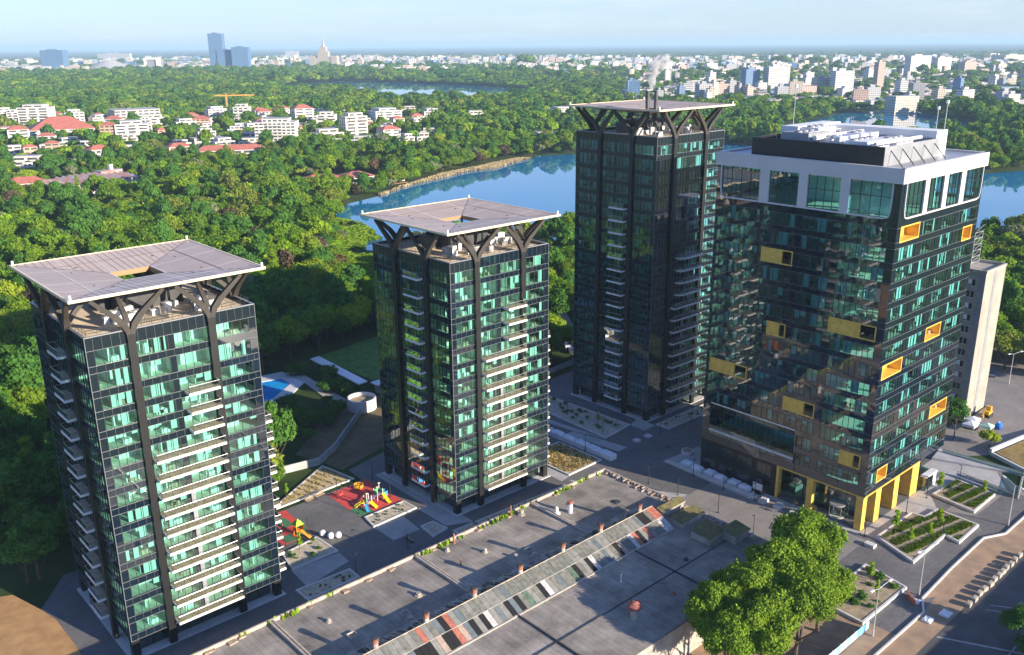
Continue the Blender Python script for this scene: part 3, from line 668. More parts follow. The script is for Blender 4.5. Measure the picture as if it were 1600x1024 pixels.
# ------------------------------------------------------------------ beige slab block behind the office
def slab_block():
    x, y, z1 = 236.4, 83.9, 39.8
    T = thing('slab_block', 'old beige windowless ended slab block behind the office tower', 'apartment block', (x, y, 0))
    wl = MB(); wl.box(x, y, 0, x+12.6, y+46, z1, 0); wl.box(x+5.3, y-.06, 0, x+6.9, y, z1, 1); wl.box(x-.06, y+0.05, 0, x, y+1.6, z1, 1)
    wl.build('wall', [mat('beige_plaster', (0.36, 0.315, 0.265), 0.85, noise=0.16, scale=0.25), M['grey'], ], T)
    rf = MB(); rf.box(x-.15, y-.15, z1, x+12.75, y+.35, z1+.7, 0); rf.box(x-.15, y+.35, z1, x+.35, y+46, z1+.7, 0); rf.box(x+12.25, y+.35, z1, x+12.75, y+46, z1+.7, 0); rf.build('parapet', [M['concrete']], T)
    rng = random.Random(3)
    for k in range(12):
        for c in range(8):
            z = 1.6+k*3.15; yy = y+2.4+c*5.4
            wn = MB(); wn.box(x-.04, yy, z, x+.02, yy+1.7, z+1.6, 0); wn.box(x-.08, yy-.1, z-.1, x-.04, yy+1.8, z, 1); wn.box(x-.07, yy+.8, z, x-.04, yy+.9, z+1.6, 1)
            if rng.random() < .4: wn.box(x-.06, yy+.9, z+.3, x-.045, yy+1.7, z+1.6, 1)
            wn.build('window', [M['black'], M['white']], T)
    lh = MB(); lh.box(x+1, y+14, z1, x+8, y+22, z1+8.6, 0); lh.box(x+.94, y+16, z1+3, x+1, y+18, z1+7, 1); lh.box(x+.94, y+19, z1+1, x+1, y+20.6, z1+4, 1); lh.build('lift_house', [M['unit'], M['dark']], T)
    lt = MB()
    for a, b in ((x+5, y+6), (x+10, y+6), (x+5, y+11), (x+10, y+11)): lt.tube([(a, b, z1), (a, b, z1+8.8)], .09, 4, 0)
    for k in range(6):
        z = z1+.8+k*1.6
        lt.tube([(x+5, y+6, z), (x+10, y+6, z), (x+10, y+11, z), (x+5, y+11, z), (x+5, y+6, z)], .06, 4, 0); lt.tube([(x+5, y+6, z), (x+10, y+6, z+1.6)], .05, 4, 0); lt.tube([(x+5, y+11, z), (x+5, y+6, z+1.6)], .05, 4, 0)
    lt.build('roof_scaffold', [M['wpole']], T)
slab_block()
# ------------------------------------------------------------------ ground, paving, beds
def sheet(name, pts, z, m, kind='structure'):
    mb = MB(); p = [(q[0], q[1]) for q in pts]
    a = sum(p[i][0]*p[(i+1) % len(p)][1]-p[(i+1) % len(p)][0]*p[i][1] for i in range(len(p)))
    if a < 0: p.reverse()
    mb.poly([(a_, b_, z) for a_, b_ in p]); return tag(mb.build(name, [m]), kind=kind)
# wide ground: park earth near by, dark mixed country towards the horizon
gm = bpy.data.materials.new('ground'); gm.use_nodes = True; t = gm.node_tree; p = t.nodes['Principled BSDF']; p.inputs['Roughness'].default_value = 0.95; p.inputs['Specular IOR Level'].default_value = 0.1
tc = t.nodes.new('ShaderNodeTexCoord'); n1 = t.nodes.new('ShaderNodeTexNoise'); n1.inputs['Scale'].default_value = 0.05; n1.inputs['Detail'].default_value = 8
n2 = t.nodes.new('ShaderNodeTexNoise'); n2.inputs['Scale'].default_value = 0.0016; n2.inputs['Detail'].default_value = 6
r1 = t.nodes.new('ShaderNodeValToRGB'); r1.color_ramp.elements[0].position = .35; r1.color_ramp.elements[1].position = .68
r1.color_ramp.elements[0].color = (.028, .05, .016, 1); r1.color_ramp.elements[1].color = (.085, .10, .035, 1)
rb2 = t.nodes.new('ShaderNodeValToRGB'); rb2.color_ramp.elements[0].position = .45; rb2.color_ramp.elements[1].position = .62
rb2.color_ramp.elements[0].color = (.75, .95, .8, 1); rb2.color_ramp.elements[1].color = (1.5, 1.35, 1.1, 1)
x = t.nodes.new('ShaderNodeMix'); x.data_type = 'RGBA'; x.blend_type = 'MULTIPLY'; x.inputs[0].default_value = 1
t.links.new(tc.outputs['Object'], n1.inputs['Vector']); t.links.new(tc.outputs['Object'], n2.inputs['Vector']); t.links.new(n1.outputs['Fac'], r1.inputs['Fac']); t.links.new(n2.outputs['Fac'], rb2.inputs['Fac'])
t.links.new(r1.outputs['Color'], x.inputs[6]); t.links.new(rb2.outputs['Color'], x.inputs[7]); t.links.new(x.outputs[2], p.inputs['Base Color'])
sheet('ground', [(-42000, -42000), (42000, -42000), (42000, 42000), (-42000, 42000)], -0.05, gm)
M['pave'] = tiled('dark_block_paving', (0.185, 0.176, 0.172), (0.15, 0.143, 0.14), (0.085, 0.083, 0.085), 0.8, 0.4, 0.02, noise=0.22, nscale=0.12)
M['pave2'] = tiled('pale_slab_paving', (0.47, 0.45, 0.43), (0.42, 0.405, 0.39), (0.3, 0.29, 0.28), 1.2, 1.2, 0.02, noise=0.14, nscale=0.2, off=0.0)
M['pave3'] = tiled('mid_slab_paving', (0.29, 0.262, 0.24), (0.25, 0.228, 0.21), (0.18, 0.165, 0.155), 1.0, 0.5, 0.02, noise=0.16, nscale=0.15)
M['gravel'] = mat('pale_gravel', (0.50, 0.43, 0.33), 0.9, noise=0.3, scale=1.6, detail=9, bump=0.4)
M['earth'] = mat('brown_earth', (0.52, 0.30, 0.125), 0.95, noise=0.0, scale=0.35, col2=(0.36, 0.20, 0.08), bump=0.5, detail=9)
M['mud'] = mat('packed_dirt_road', (0.44, 0.29, 0.18), 0.95, scale=0.3, col2=(0.27, 0.19, 0.135), bump=0.4, detail=9)
M['asph'] = mat('asphalt', (0.088, 0.086, 0.09), 0.85, noise=0.25, scale=0.25, detail=9)
M['grass'] = mat('lawn_grass', (0.085, 0.19, 0.03), 0.95, noise=0.35, scale=0.4, detail=8)
M['dry'] = mat('dry_bed_soil', (0.60, 0.48, 0.30), 0.95, scale=0.5, col2=(0.42, 0.35, 0.17), detail=8, bump=0.4)
M['wallm'] = mat('grey_render_wall', (0.42, 0.42, 0.43), 0.85, noise=0.15, scale=0.5)
sheet('plaza_paving', [(36, 108), (160, 108), (160, 66), (211, 66), (206, 118), (206, 178), (200, 182), (136, 178), (100, 170), (99.5, 163.5), (78, 163), (70, 166), (36, 169), (29.5, 160), (30.6, 155), (30.9, 142), (33, 124)], 0.0, M['pave'])
sheet('verge', [(90, 53.1), (134.6, 53.1), (134.6, 75), (90, 75)], -0.004, M['mud'])
sheet('street_paving', [(134.5, 53.0), (144.3, 53.0), (148.1, 55.0), (162, 55.6), (178, 55.7), (183, 53.4), (201, 53.4), (212, 66), (159.9, 66.05), (159.9, 107.9), (134.5, 107.9)], 0.004, M['pave3'])
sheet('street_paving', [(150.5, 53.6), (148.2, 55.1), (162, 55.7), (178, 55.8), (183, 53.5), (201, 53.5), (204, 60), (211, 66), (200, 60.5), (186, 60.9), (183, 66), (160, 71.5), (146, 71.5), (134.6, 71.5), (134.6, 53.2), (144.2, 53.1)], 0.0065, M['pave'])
sheet('front_pavement', [(161.6, 72.9), (205, 71), (204.5, 73.6), (161.6, 73.6)], 0.012, M['pave2'])
sheet('forecourt', [(160.3, 62), (183, 67.6), (188, 71.2), (200, 70.5), (201.5, 60), (211, 66), (206, 79), (200, 79), (200, 74), (161.7, 74), (161.7, 71)], 0.008, M['pave2'])
for i, q in enumerate([[(89.6,143.2),(96.8,143.2),(96.2,136.4),(89.6,136.4)], [(101,143.8),(106.6,142.5),(106.4,131.3),(101,133.8)], [(68.8,140.7),(79,139.9),(78.7,136),(68.3,133.8)],
                       [(155,149.4),(157.9,133.4),(154.4,133.2),(152.5,149.4)], [(152.4, 170), (155, 170), (157.6, 141), (155.2, 149.4)], [(168.7,141.7),(173.4,143.5),(173.4,137.2),(168.9,136.9)],
                       [(158.1,122.4),(171.1,121.6),(163.4,96.7),(157.2,96.4)], [(133, 131.5), (136, 132), (135.8, 143), (133, 143)],                        [(104.9, 135.1), (103.2, 135.1), (103.2, 163.5), (104.9, 163.5)], [(160.5, 100), (162.1, 100), (162.1, 74), (160.5, 74)], [(147.6, 107.8), (134.6, 119), (134.6, 131), (149, 108)]]):
    sheet('pale_paving', q, 0.016+0.004*(i % 3), M['pave2'])
sheet('playground_surface', [(89.9,162.6),(97.4,163),(100.6,163.3),(100.9,149.2),(89.6,148.9)], 0.03, M['red'])
sheet('playground_surface', [(76.5,163),(79.5,162.9),(79.2,154.8),(79.5,150),(70.8,149.8),(71,160)], 0.03, M['red'])
sheet('playground_patch', [(89.7,149.2),(93.5,149.1),(93.2,151.8),(91.6,153.4),(89.7,153.2)], 0.036, M['green'])
sheet('playground_patch', [(79.2,150.1),(76.5,150.1),(76.6,153),(78,154.6),(79.15,154.6)], 0.036, M['green'])
sheet('playground_patch', [(73,150.2),(75.6,150.2),(75.4,153.2),(73.2,153)], 0.036, M['green'])
sheet('playground_patch', [(75.2,156),(77.8,156),(77.8,160),(75.6,160)], 0.036, M['green'])
sheet('dirt_ground', [(-30,120),(36,108),(33,130),(30.8,142.1),(30.9,149.7),(30.6,155.8),(29.5,160),(27,168.5),(10,176),(-30,180)], -0.012, M['earth'])
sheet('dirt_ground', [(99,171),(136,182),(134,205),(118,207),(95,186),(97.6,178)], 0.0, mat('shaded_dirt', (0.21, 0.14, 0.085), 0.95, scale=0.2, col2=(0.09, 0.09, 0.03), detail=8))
sheet('dirt_road', [(100,56),(144.2,57),(148.2,57),(161.8,57),(177.7,57),(182.7,56),(196,55),(240,57),(240,49),(100,48.6)], -0.006, M['mud'])
sheet('road', [(90,48.6),(300,49),(300,28),(90,28)], 0.008, M['asph'])
for q in ([(139,48.4),(139.5,48.4),(150,28),(149.5,28)], [(95,38.2),(260,38.6),(260,38.8),(95,38.4)], [(153,46),(157,40),(157.25,40),(153.25,46)], [(155,46),(159,40),(159.25,40),(155.25,46)]):
    sheet('road_marking', q, 0.014, mat('worn_road_paint', (0.34, 0.34, 0.34), 0.8, noise=0.3, scale=1.0))
sheet('lawn', [(136.6,247),(166,252),(176,226),(150,208),(137.9,212.3)], 0.0, M['grass'])
sheet('lot_paving', [(215,88),(236,83),(250,83.6),(262,140),(330,150),(330,66),(232,68),(219.2,70.2),(208,79)], 0.004, M['pave3'])
sheet('lane', [(190,170),(197,188),(203,205),(214,222),(225,232),(232,228),(222,215),(212,200),(204,184),(202,170)], 0.004, M['pave3'])
sheet('lane', [(160,572),(176,560),(196,551),(212,549),(218,556),(200,562),(184,570),(168,582)], 0.0, M['asph'])
sheet('terrace_lawn', [(219.4,69.6),(233,67.4),(250,62),(240,55),(214,58.5)], 0.9, mat('dry_lawn', (0.24, 0.17, 0.055), 0.95, noise=0.3, scale=0.5))

# planting beds with pale kerbs
KERB = 0.4
def bed(pts, label, m, h=0.35, group='kerbed planting beds'):
    cx = sum(p[0] for p in pts)/len(pts); cyy = sum(p[1] for p in pts)/len(pts)
    T = thing('planting_bed', label, 'planting bed', (cx, cyy, 0), group); k = MB(); s = MB(); n = len(pts)
    a = sum(pts[i][0]*pts[(i+1) % n][1]-pts[(i+1) % n][0]*pts[i][1] for i in range(n)); P = [Vector((p[0], p[1])) for p in pts]
    if a < 0: P.reverse()
    inn = []
    for i in range(n):
        d0 = (P[i]-P[i-1]).normalized(); d1 = (P[(i+1) % n]-P[i]).normalized(); n0 = Vector((-d0.y, d0.x)); n1_ = Vector((-d1.y, d1.x))
        b = (n0+n1_); b = b/max(0.25, b.dot(n1_)); inn.append(P[i]+b*KERB)
    for i in range(n):
        j = (i+1) % n; k.prism([P[i], P[j], inn[j], inn[i]], 0, h, 0)
    k.build('kerb', [M['stone']], T)
    s.poly([(q.x, q.y, h-0.1) for q in inn]); s.build('soil', [m], T); return T
BEDS = {}
BEDS['A'] = bed([(90.2,148.2),(100.7,148.4),(100.9,143.9),(89.4,143.4)], 'kerbed gravel bed along the red playground edge', M['gravel'])
BEDS['B'] = bed([(70.1,146.9),(78.7,148.1),(79.1,140.4),(68.9,140.6)], 'kerbed gravel bed with dark shrubs beside the white stone balls', M['gravel'])
BEDS['C'] = bed([(96.7,137.1),(100,136.9),(100.5,132.5),(96.1,131.7)], 'smallest square kerbed bed near the old flat roofed hall', M['gravel'])
BEDS['D'] = bed([(66,134),(77.3,133.4),(77.2,129.5),(66,129.5)], 'narrow kerbed bed at the foot of the tower beside the earth plot', M['gravel'])
BEDS['E'] = bed([(100.5,131),(132,129.5),(132,127.2),(100.5,128.4)], 'long narrow kerbed bed between the old hall and the playground tower', M['gravel'])
BEDS['F'] = bed([(147.4,147),(147.7,132.6),(136.1,132.3),(135.9,147)], 'sunlit kerbed bed with dry golden grasses beside the wrapped pallets', M['dry'])
BEDS['G'] = bed([(167.2,171),(168.7,141.7),(157.6,140.4),(158.8,168)], 'large shaded kerbed bed in front of the tallest tower', M['gravel'])
BEDS['H'] = bed([(173.9,137.3),(197,137.2),(192,132.8),(173.9,132.9)], 'shaded kerbed bed between the tallest tower and the office', M['gravel'])
BEDS['I'] = bed([(78,165.2),(96.5,176),(98.4,164.9),(78.2,164.2)], 'broad dry bed with rows of seedlings above the playground', M['dry'])
BEDS['P1'] = bed([(188.2,71),(199.2,70),(198.2,61.5),(186.7,61.4)], 'square kerbed lawn bed nearest the glass ramp parapet', M['soil'], 0.55)
BEDS['P2'] = bed([(162,70.7),(158.1,61.2),(172.8,61.4),(171.8,58.3),(181.9,58.5),(182.3,67.3),(177.1,67.7),(176.8,70.4)], 'stepped kerbed bed in front of the office pillars', M['soil'], 0.55)
BEDS['P3'] = bed([(150.9,67.2),(149.1,58.2),(133,58.4),(133.5,67)], 'kerbed bed half hidden by the big leafy trees', M['soil'], 0.55)
M['turf'] = mat('bed_turf', (0.10, 0.17, 0.02), 0.95, noise=0.4, scale=1.5)

# ------------------------------------------------------------------ the old hall with its ridge of patched panels
def hall():
    rng = random.Random(21); x0, x1, y0, y1, z = 22.0, 134.2, 74.0, 119.6, 7.0
    T = thing('industrial_hall', 'old flat roofed industrial hall with patched ridge and brick chimneys', 'hall', (x0, y0, 0))
    wl = MB(); wl.box(x0, y0, 0, x1, y1, z-.3, 0); wl.build('wall', [M['concrete']], T)
    cols = [((0.31,0.275,0.235),(0.265,0.235,0.20)), ((0.285,0.25,0.215),(0.24,0.212,0.185)), ((0.335,0.295,0.25),(0.285,0.25,0.215))]
    rm = [tiled('bitumen_sheet_%d' % k, a, b, (0.13,0.12,0.115), 9.0, 1.05, 0.025, rough=0.8, noise=0.45, nscale=0.2, turn=1.5708) for k, (a, b) in enumerate(cols)]
    xs = [x0, 54.0, 83.0, 112.0, x1]
    rf = MB()
    for k, (a, b) in enumerate(zip(xs, xs[1:])):
        m = k % 3; rf.poly([(a, 99.4, z+.02*k), (b, 99.4, z+.02*k), (b, y1, z-.25+.02*k), (a, y1, z-.25+.02*k)], m); rf.poly([(a, y0, z-.1+.02*k), (b, y0, z-.1+.02*k), (b, 99.4, z+.02*k), (a, 99.4, z+.02*k)], (m+1) % 3)
    rf.build('roof', rm, T)
    pp = MB(); pp.box(x0, y1-.35, z-.6, x1, y1, z+.35, 0); pp.box(x1-.35, y0, z-.4, x1, y1-.36, z+.28, 1); pp.box(x0, y0, z-.4, x0+.35, y1-.36, z+.4, 0)
    for k in range(26):
        a = rng.uniform(x0+1, x1-3); pp.box(a, y1-.9-rng.random()*.6, z-.3, a+rng.uniform(.3, 1.2), y1-.36, z-.05+rng.random()*.12, 2)
    for k in range(70):
        b = y0+1+k*.62; pp.box(x1-.4-rng.uniform(.3, 1.8), b, z-.1, x1-.37, b+rng.uniform(.2, .6), z+rng.uniform(.05, .5), rng.choice((1, 2, 2)))
    pp.build('parapet', [mat('weathered_coping', (0.50, 0.40, 0.32), 0.85, noise=0.25, scale=1.0), M['concrete'], mat('rubble', (0.36, 0.27, 0.2), 0.95, noise=0.4, scale=2.0)], T)
    jo = MB()
    for xx in (54.0, 83.0, 112.0):
        jo.box(xx-.45, 99.5, z-.1, xx-.12, y1-.4, z+.35, 0); jo.box(xx+.12, 99.5, z-.1, xx+.45, y1-.4, z+.30, 0)
        jo.box(xx+1.4, y0, z-.05, xx+1.6, 93.3, z+.28, 1)
    jo.box(x0, 84.0, z-.1, x1, 84.12, z+.16, 1)
    jo.build('expansion_joint', [mat('pale_joint_boards', (0.45, 0.39, 0.33), 0.85, noise=0.2, scale=1.0), M['dark']], T)
    # ridge: two tiers of patched panels facing the sun, broken lattice on the far side
    ra, rb = x0+1, 125.2; yb, ym, yt = 93.5, 96.2, 98.9; zb, zm, zt = z+.15, z+1.55, z+2.7
    pm = [mat('dull_green_panel', (0.165, 0.165, 0.14), 0.6, noise=0.3, scale=1.2), mat('grey_panel', (0.22, 0.215, 0.195), 0.6, noise=0.2, scale=1.2), mat('blue_grey_panel', (0.13, 0.155, 0.165), 0.5, noise=0.2, scale=1.0),
          mat('missing_panel', (0.008, 0.008, 0.009), 0.9), mat('rust_red_panel', (0.36, 0.125, 0.085), 0.7, noise=0.25, scale=2), mat('new_white_panel', (0.50, 0.47, 0.45), 0.7, noise=0.35, scale=1.8), mat('bright_green_panel', (0.09, 0.15, 0.10), 0.6, noise=.3, scale=1.5), M['concrete'], mat('salmon_panel', (0.36, 0.27, 0.22), 0.7, noise=0.2, scale=2)]
    pn = MB(); n = 96; dx = (rb-ra)/n; forced = {95: (4, 5), 94: (4, 5), 92: (3, 0), 91: (3, 1), 90: (2, 4), 88: (0, 3), 87: (1, 4), 86: (0, 5), 83: (0, 8), 82: (0, 3), 76: (0, 5), 75: (0, 3), 72: (0, 3), 71: (0, 6), 65: (0, 5), 64: (0, 3), 61: (0, 6), 59: (0, 3), 57: (0, 3), 53: (0, 5), 52: (0, 3), 50: (0, 3), 48: (1, 8), 47: (4, 4), 46: (3, 3), 45: (2, 3), 44: (0, 8), 42: (4, 3), 41: (0, 3), 40: (1, 3), 36: (0, 3), 33: (4, 0), 30: (0, 3), 28: (8, 8)}
    for k in range(n):
        a, b = ra+k*dx+.02, ra+(k+1)*dx-.02
        base = rng.choice((0, 0, 1, 1, 2, 0)); u_, l_ = base, rng.choice((base, base, 0, 1, 2))
        if k in forced: u_, l_ = forced[k]
        dz = rng.uniform(-.03, .03)
        pn.poly([(a, yb, zb+dz), (b, yb, zb+dz), (b, ym, zm-.04+dz), (a, ym, zm-.04+dz)], l_)
        pn.poly([(a, ym, zm+.04), (b, ym, zm+.04), (b, yt, zt+dz), (a, yt, zt+dz)], u_)
    pn.box(ra, yb-.35, z-.05, rb, yb-.02, z+.2, 7); pn.box(ra, ym-.05, zm-.03, rb, ym+.05, zm+.06, 7)
    pn.poly([(ra, yt, z), (ra, yb, z), (ra, yb, zb), (ra, yt, zt)], 7); pn.poly([(rb, yb, z), (rb, yt, z), (rb, yt, zt), (rb, yb, zb)], 7)
    pn.poly([(ra, yt-.3, z), (rb, yt-.3, z), (rb, yt, zt-.02), (ra, yt, zt-.02)], 3)
    pn.build('ridge_panel_roof', pm, T)
    lt = MB()
    lt.tube([(ra, yt+.05, zt-.02), (rb, yt+.05, zt-.02)], .10, 5, 0); lt.tube([(ra, yt+3.3, z+1.25), (rb, yt+3.3, z+1.25)], .09, 5, 0)
    k = ra
    while k < rb-.6:
        if rng.random() < .8: lt.box(k, yt+.05, zt-.3, k+.1, yt+.15, zt, 0); lt.sweep([(k, yt+.05, zt-.05), (k+rng.uniform(-.5, .9), yt+3.3, z+1.2)], [(.2, .1), (.2, .1)], (1, 0, 0), rng.choice((0, 1, 2)))
        if rng.random() < .5: lt.box(k, yt+rng.uniform(1.6, 2.4), z+1.0, k+rng.uniform(.4, 1.5), yt+rng.uniform(2.5, 3.3), z+rng.uniform(1.3, 1.75), rng.choice((1, 1, 2)))
        k += .62
    lt.build('broken_lattice', [mat('weathered_timber', (0.50, 0.40, 0.29), 0.9, noise=0.3, scale=2), M['concrete'], M['dark']], T)
    for xx in (27.0, 39.5, 50.5, 60.9, 70.4, 80.2, 90.4, 100.7, 110.6, 121.6):
        c = MB(); c.cyl(xx, 99.2, z, z+3.5, .45, 10, 1, mt=1); c.cyl(xx, 99.2, z+3.5, z+4.1, .52, 10, 0); ch = c.build('chimney', [M['brick'], M['concrete']], T)
        c = MB(); c.cyl(xx, 99.2, z+4.1, z+4.45, .62, 12, 0, mt=1); c.cyl(xx, 99.2, z+4.45, z+4.50, .45, 10, 1); c.build('chimney_cap', [mat('sooty_brick', (.17, .085, .06), .9, noise=.4, scale=3), M['dark']], ch)
    v = MB(); v.cyl(115.2, 111.5, z-.2, z+1.9, .5, 10, 0); v.cyl(115.2, 111.5, z+1.9, z+2.5, .62, 10, 1); v.build('roof_vent', [M['white'], M['brick']], T)
    v = MB(); v.box(112.2, 112.3, z-.2, 113.2, 113.3, z+.4, 0); v.cyl(112.7, 112.8, z+.4, z+1.4, .35, 8, 0); v.cyl(112.7, 112.8, z+1.4, z+1.6, .15, 8, 0); v.build('roof_vent', [M['white']], T)
    v = MB(); v.cyl(98.1, 80.2, z-.2, z+1.8, .62, 12, 0); v.cyl(98.1, 80.2, z+1.8, z+2.5, 1.15, 14, 1, r1=1.25); v.cyl(98.1, 80.2, z+2.5, z+3.0, 1.25, 14, 1, r1=.35); v.build('mushroom_vent', [M['concrete'], mat('rusted_red_cap', (0.33, 0.11, 0.085), 0.8, noise=0.35, scale=3)], T)
    for a, b, h, r_, m in ((104.1, 88.3, 1.6, .09, 'white'), (87.2, 111.5, 1.2, .11, 'brick'), (93.2, 111.8, .7, .32, 'concrete'), (88.4, 116.9, .6, .3, 'concrete'), (96, 106.5, .7, .35, 'concrete'), (76, 109, .5, .4, 'concrete'), (61, 113, .5, .3, 'concrete'), (91, 118.2, 1.9, .16, 'brick'), (107.5, 117.5, 1.0, .45, 'concrete'), (105.5, 118.4, 2.3, .14, 'brick'), (118, 85, .6, .3, 'dark'), (108, 80, .4, .3, 'brick'), (71, 104.5, .5, .5, 'concrete'), (99, 104.8, .5, .5, 'concrete'), (125, 108, .2, .5, 'dark')):
        v = MB(); v.cyl(a, b, z-.25, z+h, r_, 8, 0); v.cyl(a, b, z-.25, z+.1, r_*1.7, 8, 0); v.build('roof_vent', [M[m]], T)
    for a, b in ((70.5, 105.5), (98.5, 105.8), (61, 106.5)):
        v = MB(); v.box(a, b, z, a+1.5, b+.12, z+.28, 0); v.box(a, b+.12, z, a+.12, b+1.3, z+.28, 0); v.box(a+1.38, b+.12, z, a+1.5, b+1.3, z+.28, 0); v.box(a, b+1.3, z, a+1.5, b+1.42, z+.28, 0)
        v.build('hatch_kerb', [M['concrete']], T)
    # moss grown sheds at the street end
    ms = mat('mossy_sheet', (0.20, 0.17, 0.045), 0.9, scale=1.3, col2=(0.10, 0.085, 0.05), detail=8, bump=0.4)
    for (a0, b0, a1, b1, zz) in ((126.2, 97.0, 133.4, 98.6, 1.5), (126.0, 92.0, 133.2, 95.0, 1.1), (124.6, 84.6, 130, 89.4, 1.4), (128.6, 81.8, 133.4, 85.2, 1.7)):
        s = MB(); s.box(a0+.3, b0+.3, z-.1, a1-.3, b1-.2, z+zz-.06, 1); s.poly([(a0, b0, z+zz), (a1, b0, z+zz), (a1, b1, z+zz+.55), (a0, b1, z+zz+.55)], 0); s.poly([(a0, b1, z+zz+.5), (a1, b1, z+zz+.5), (a1, b0, z+zz-.05), (a0, b0, z+zz-.05)], 1)
        k = a0
        while k < a1-.3: s.box(k, b0-.04, z+zz-.35, k+.25, b0+.02, z+zz-.02, 1); k += .6
        s.box(a0, b0-.03, z+zz-.05, a1, b0+.03, z+zz+.06, 1)
        s.build('roof_shed', [ms, M['concrete']], T)
hall()

# ------------------------------------------------------------------ playgrounds
def play_tower():
    T = thing('play_structure', 'colourful climbing frame with yellow slides on red rubber ground', 'play structure', (94.6, 152.0, 0))
    blue = mat('play_blue', (0.05, 0.30, 0.62), 0.4); yel = mat('play_yellow', (0.85, 0.68, 0.02), 0.4); grn = mat('play_green', (0.05, 0.40, 0.16), 0.4); pur = mat('play_purple', (0.30, 0.20, 0.28), 0.5)
    pts = [(96.6, 152.6), (98.0, 152.6), (96.6, 154.0), (98.0, 154.0), (93.2, 151.6), (94.4, 151.6), (93.2, 152.8), (94.4, 152.8)]
    for i, (a, b) in enumerate(pts):
        p = MB(); h = 3.4 if i in (0, 3, 4) else 2.6; p.cyl(a, b, 0, h, .08, 8, 0); p.build('post', [M['unit']], T)
        if i in (0, 3, 4): p = MB(); p.cyl(a, b, h, h+.12, .36, 10, 0, r1=.1); p.build('post_hat', [mat('cream_hat_%d' % i, (.8, .7, .42), .5)], T)
    d = MB(); d.box(96.5, 152.5, 1.3, 98.1, 154.1, 1.45, 0); d.box(93.1, 151.5, 1.1, 94.5, 152.9, 1.25, 0); d.sweep([(94.5, 152.2, 1.2), (96.5, 153.2, 1.35)], [(.8, .1), (.8, .1)], (0, 1, 0), 0); d.build('platform', [pur], T)
    for nm, path, m in (('slide', [(98.0, 152.5, 1.4), (98.0, 151.4, .7), (98.0, 150.4, .2), (98.0, 149.9, .18)], yel), ('slide', [(94.0, 151.5, 1.2), (94.3, 150.6, .6), (94.6, 149.9, .15)], yel), ('slide', [(93.1, 152.4, 1.2), (92.0, 153.0, .7), (91.2, 153.2, .2)], yel), ('slide', [(92.9, 151.4, 1.1), (92.4, 150.4, .5), (92.3, 149.8, .15)], blue)):
        s = MB(); s.sweep(path, [(.7, .12)]*len(path), (1, 0, 0) if abs(path[0][0]-path[-1][0]) < 1 else (0, 1, 0), 0)
        for sg in (-.36, .36):
            o = Vector((sg, 0, .14)) if abs(path[0][0]-path[-1][0]) < 1 else Vector((0, sg, .14)); s.tube([Vector(q)+o for q in path], .07, 5, 0)
        s.build(nm, [m], T)
    g = MB()
    for a, b, c, e in ((96.5, 152.5, 96.5, 154.1), (98.1, 152.5, 98.1, 154.1), (93.1, 151.5, 93.1, 152.9), (96.5, 154.1, 98.1, 154.1)): g.box(a-.04, b-.04, 1.45, c+.04, e+.04, 2.2, 0)
    g.build('side_panel', [grn], T)
    g = MB(); g.box(98.3, 152.7, .4, 99.4, 152.8, 1.5, 0); g.box(98.3, 153.6, .6, 99.2, 153.7, 1.7, 0); g.tube([(98.2, 153, 1.3), (99.5, 153, .1)], .06, 5, 0); g.build('climbing_panel', [blue], T)
play_tower()
T = thing('slide_house', 'orange play house slide with lime green roof', 'play structure', (76.4, 151.3, 0))
lime = mat('play_lime', (0.42, 0.75, 0.03), 0.4); org = mat('play_orange', (0.75, 0.28, 0.03), 0.45)
mb = MB()
for a in (75.7, 77.1):
    for b in (150.7, 152.0): mb.cyl(a, b, 0, 3.0, .09, 8, 0)
mb.box(75.7, 150.7, 1.3, 77.1, 152, 1.42, 0); mb.box(75.66, 150.8, 1.42, 75.72, 151.9, 2.1, 0); mb.box(77.08, 150.8, 1.42, 77.14, 151.9, 2.1, 0); mb.build('frame', [org], T)
mb = MB(); mb.poly([(75.4, 150.4, 2.7), (77.4, 150.4, 2.7), (76.4, 151.35, 3.9)]); mb.poly([(77.4, 150.4, 2.7), (77.4, 152.3, 2.7), (76.4, 151.35, 3.9)]); mb.poly([(77.4, 152.3, 2.7), (75.4, 152.3, 2.7), (76.4, 151.35, 3.9)]); mb.poly([(75.4, 152.3, 2.7), (75.4, 150.4, 2.7), (76.4, 151.35, 3.9)]); mb.build('roof', [lime], T)
mb = MB(); mb.sweep([(76.6, 150.7, 1.4), (77.2, 149.4, .7), (77.6, 148.6, .15)], [(.7, .14)]*3, (1, 0, 0), 0); mb.build('slide', [org], T)
T = thing('carousel', 'yellow ringed playground carousel at the back of red ground', 'carousel', (96.8, 160.6, 0))
mb = MB(); mb.cyl(96.8, 160.6, .15, .3, 1.0, 18, 0); mb.cyl(96.8, 160.6, .3, 1.0, .12, 8, 0)
for zz, rr in ((.9, 1.05), (.55, 1.05)): mb.tube([(96.8+rr*math.cos(k*math.pi/9), 160.6+rr*math.sin(k*math.pi/9), zz) for k in range(19)], .09, 6, 0)
for k in range(8): mb.tube([(96.8+1.05*math.cos(k*math.pi/4), 160.6+1.05*math.sin(k*math.pi/4), .25), (96.8+1.05*math.cos(k*math.pi/4), 160.6+1.05*math.sin(k*math.pi/4), .95)], .06, 5, 0)
mb.build('carousel_body', [mat('carousel_yellow', (.78, .42, .02), .45)], T)
T = thing('spring_rider', 'small red spring rider near the playground lamp', 'spring rider', (91.6, 159.6, 0))
mb = MB(); mb.tube([(91.6+.15*math.cos(k*1.2), 159.6+.15*math.sin(k*1.2), .05+k*.03) for k in range(16)], .03, 5, 1); mb.build('spring', [M['red'], M['pole']], T)
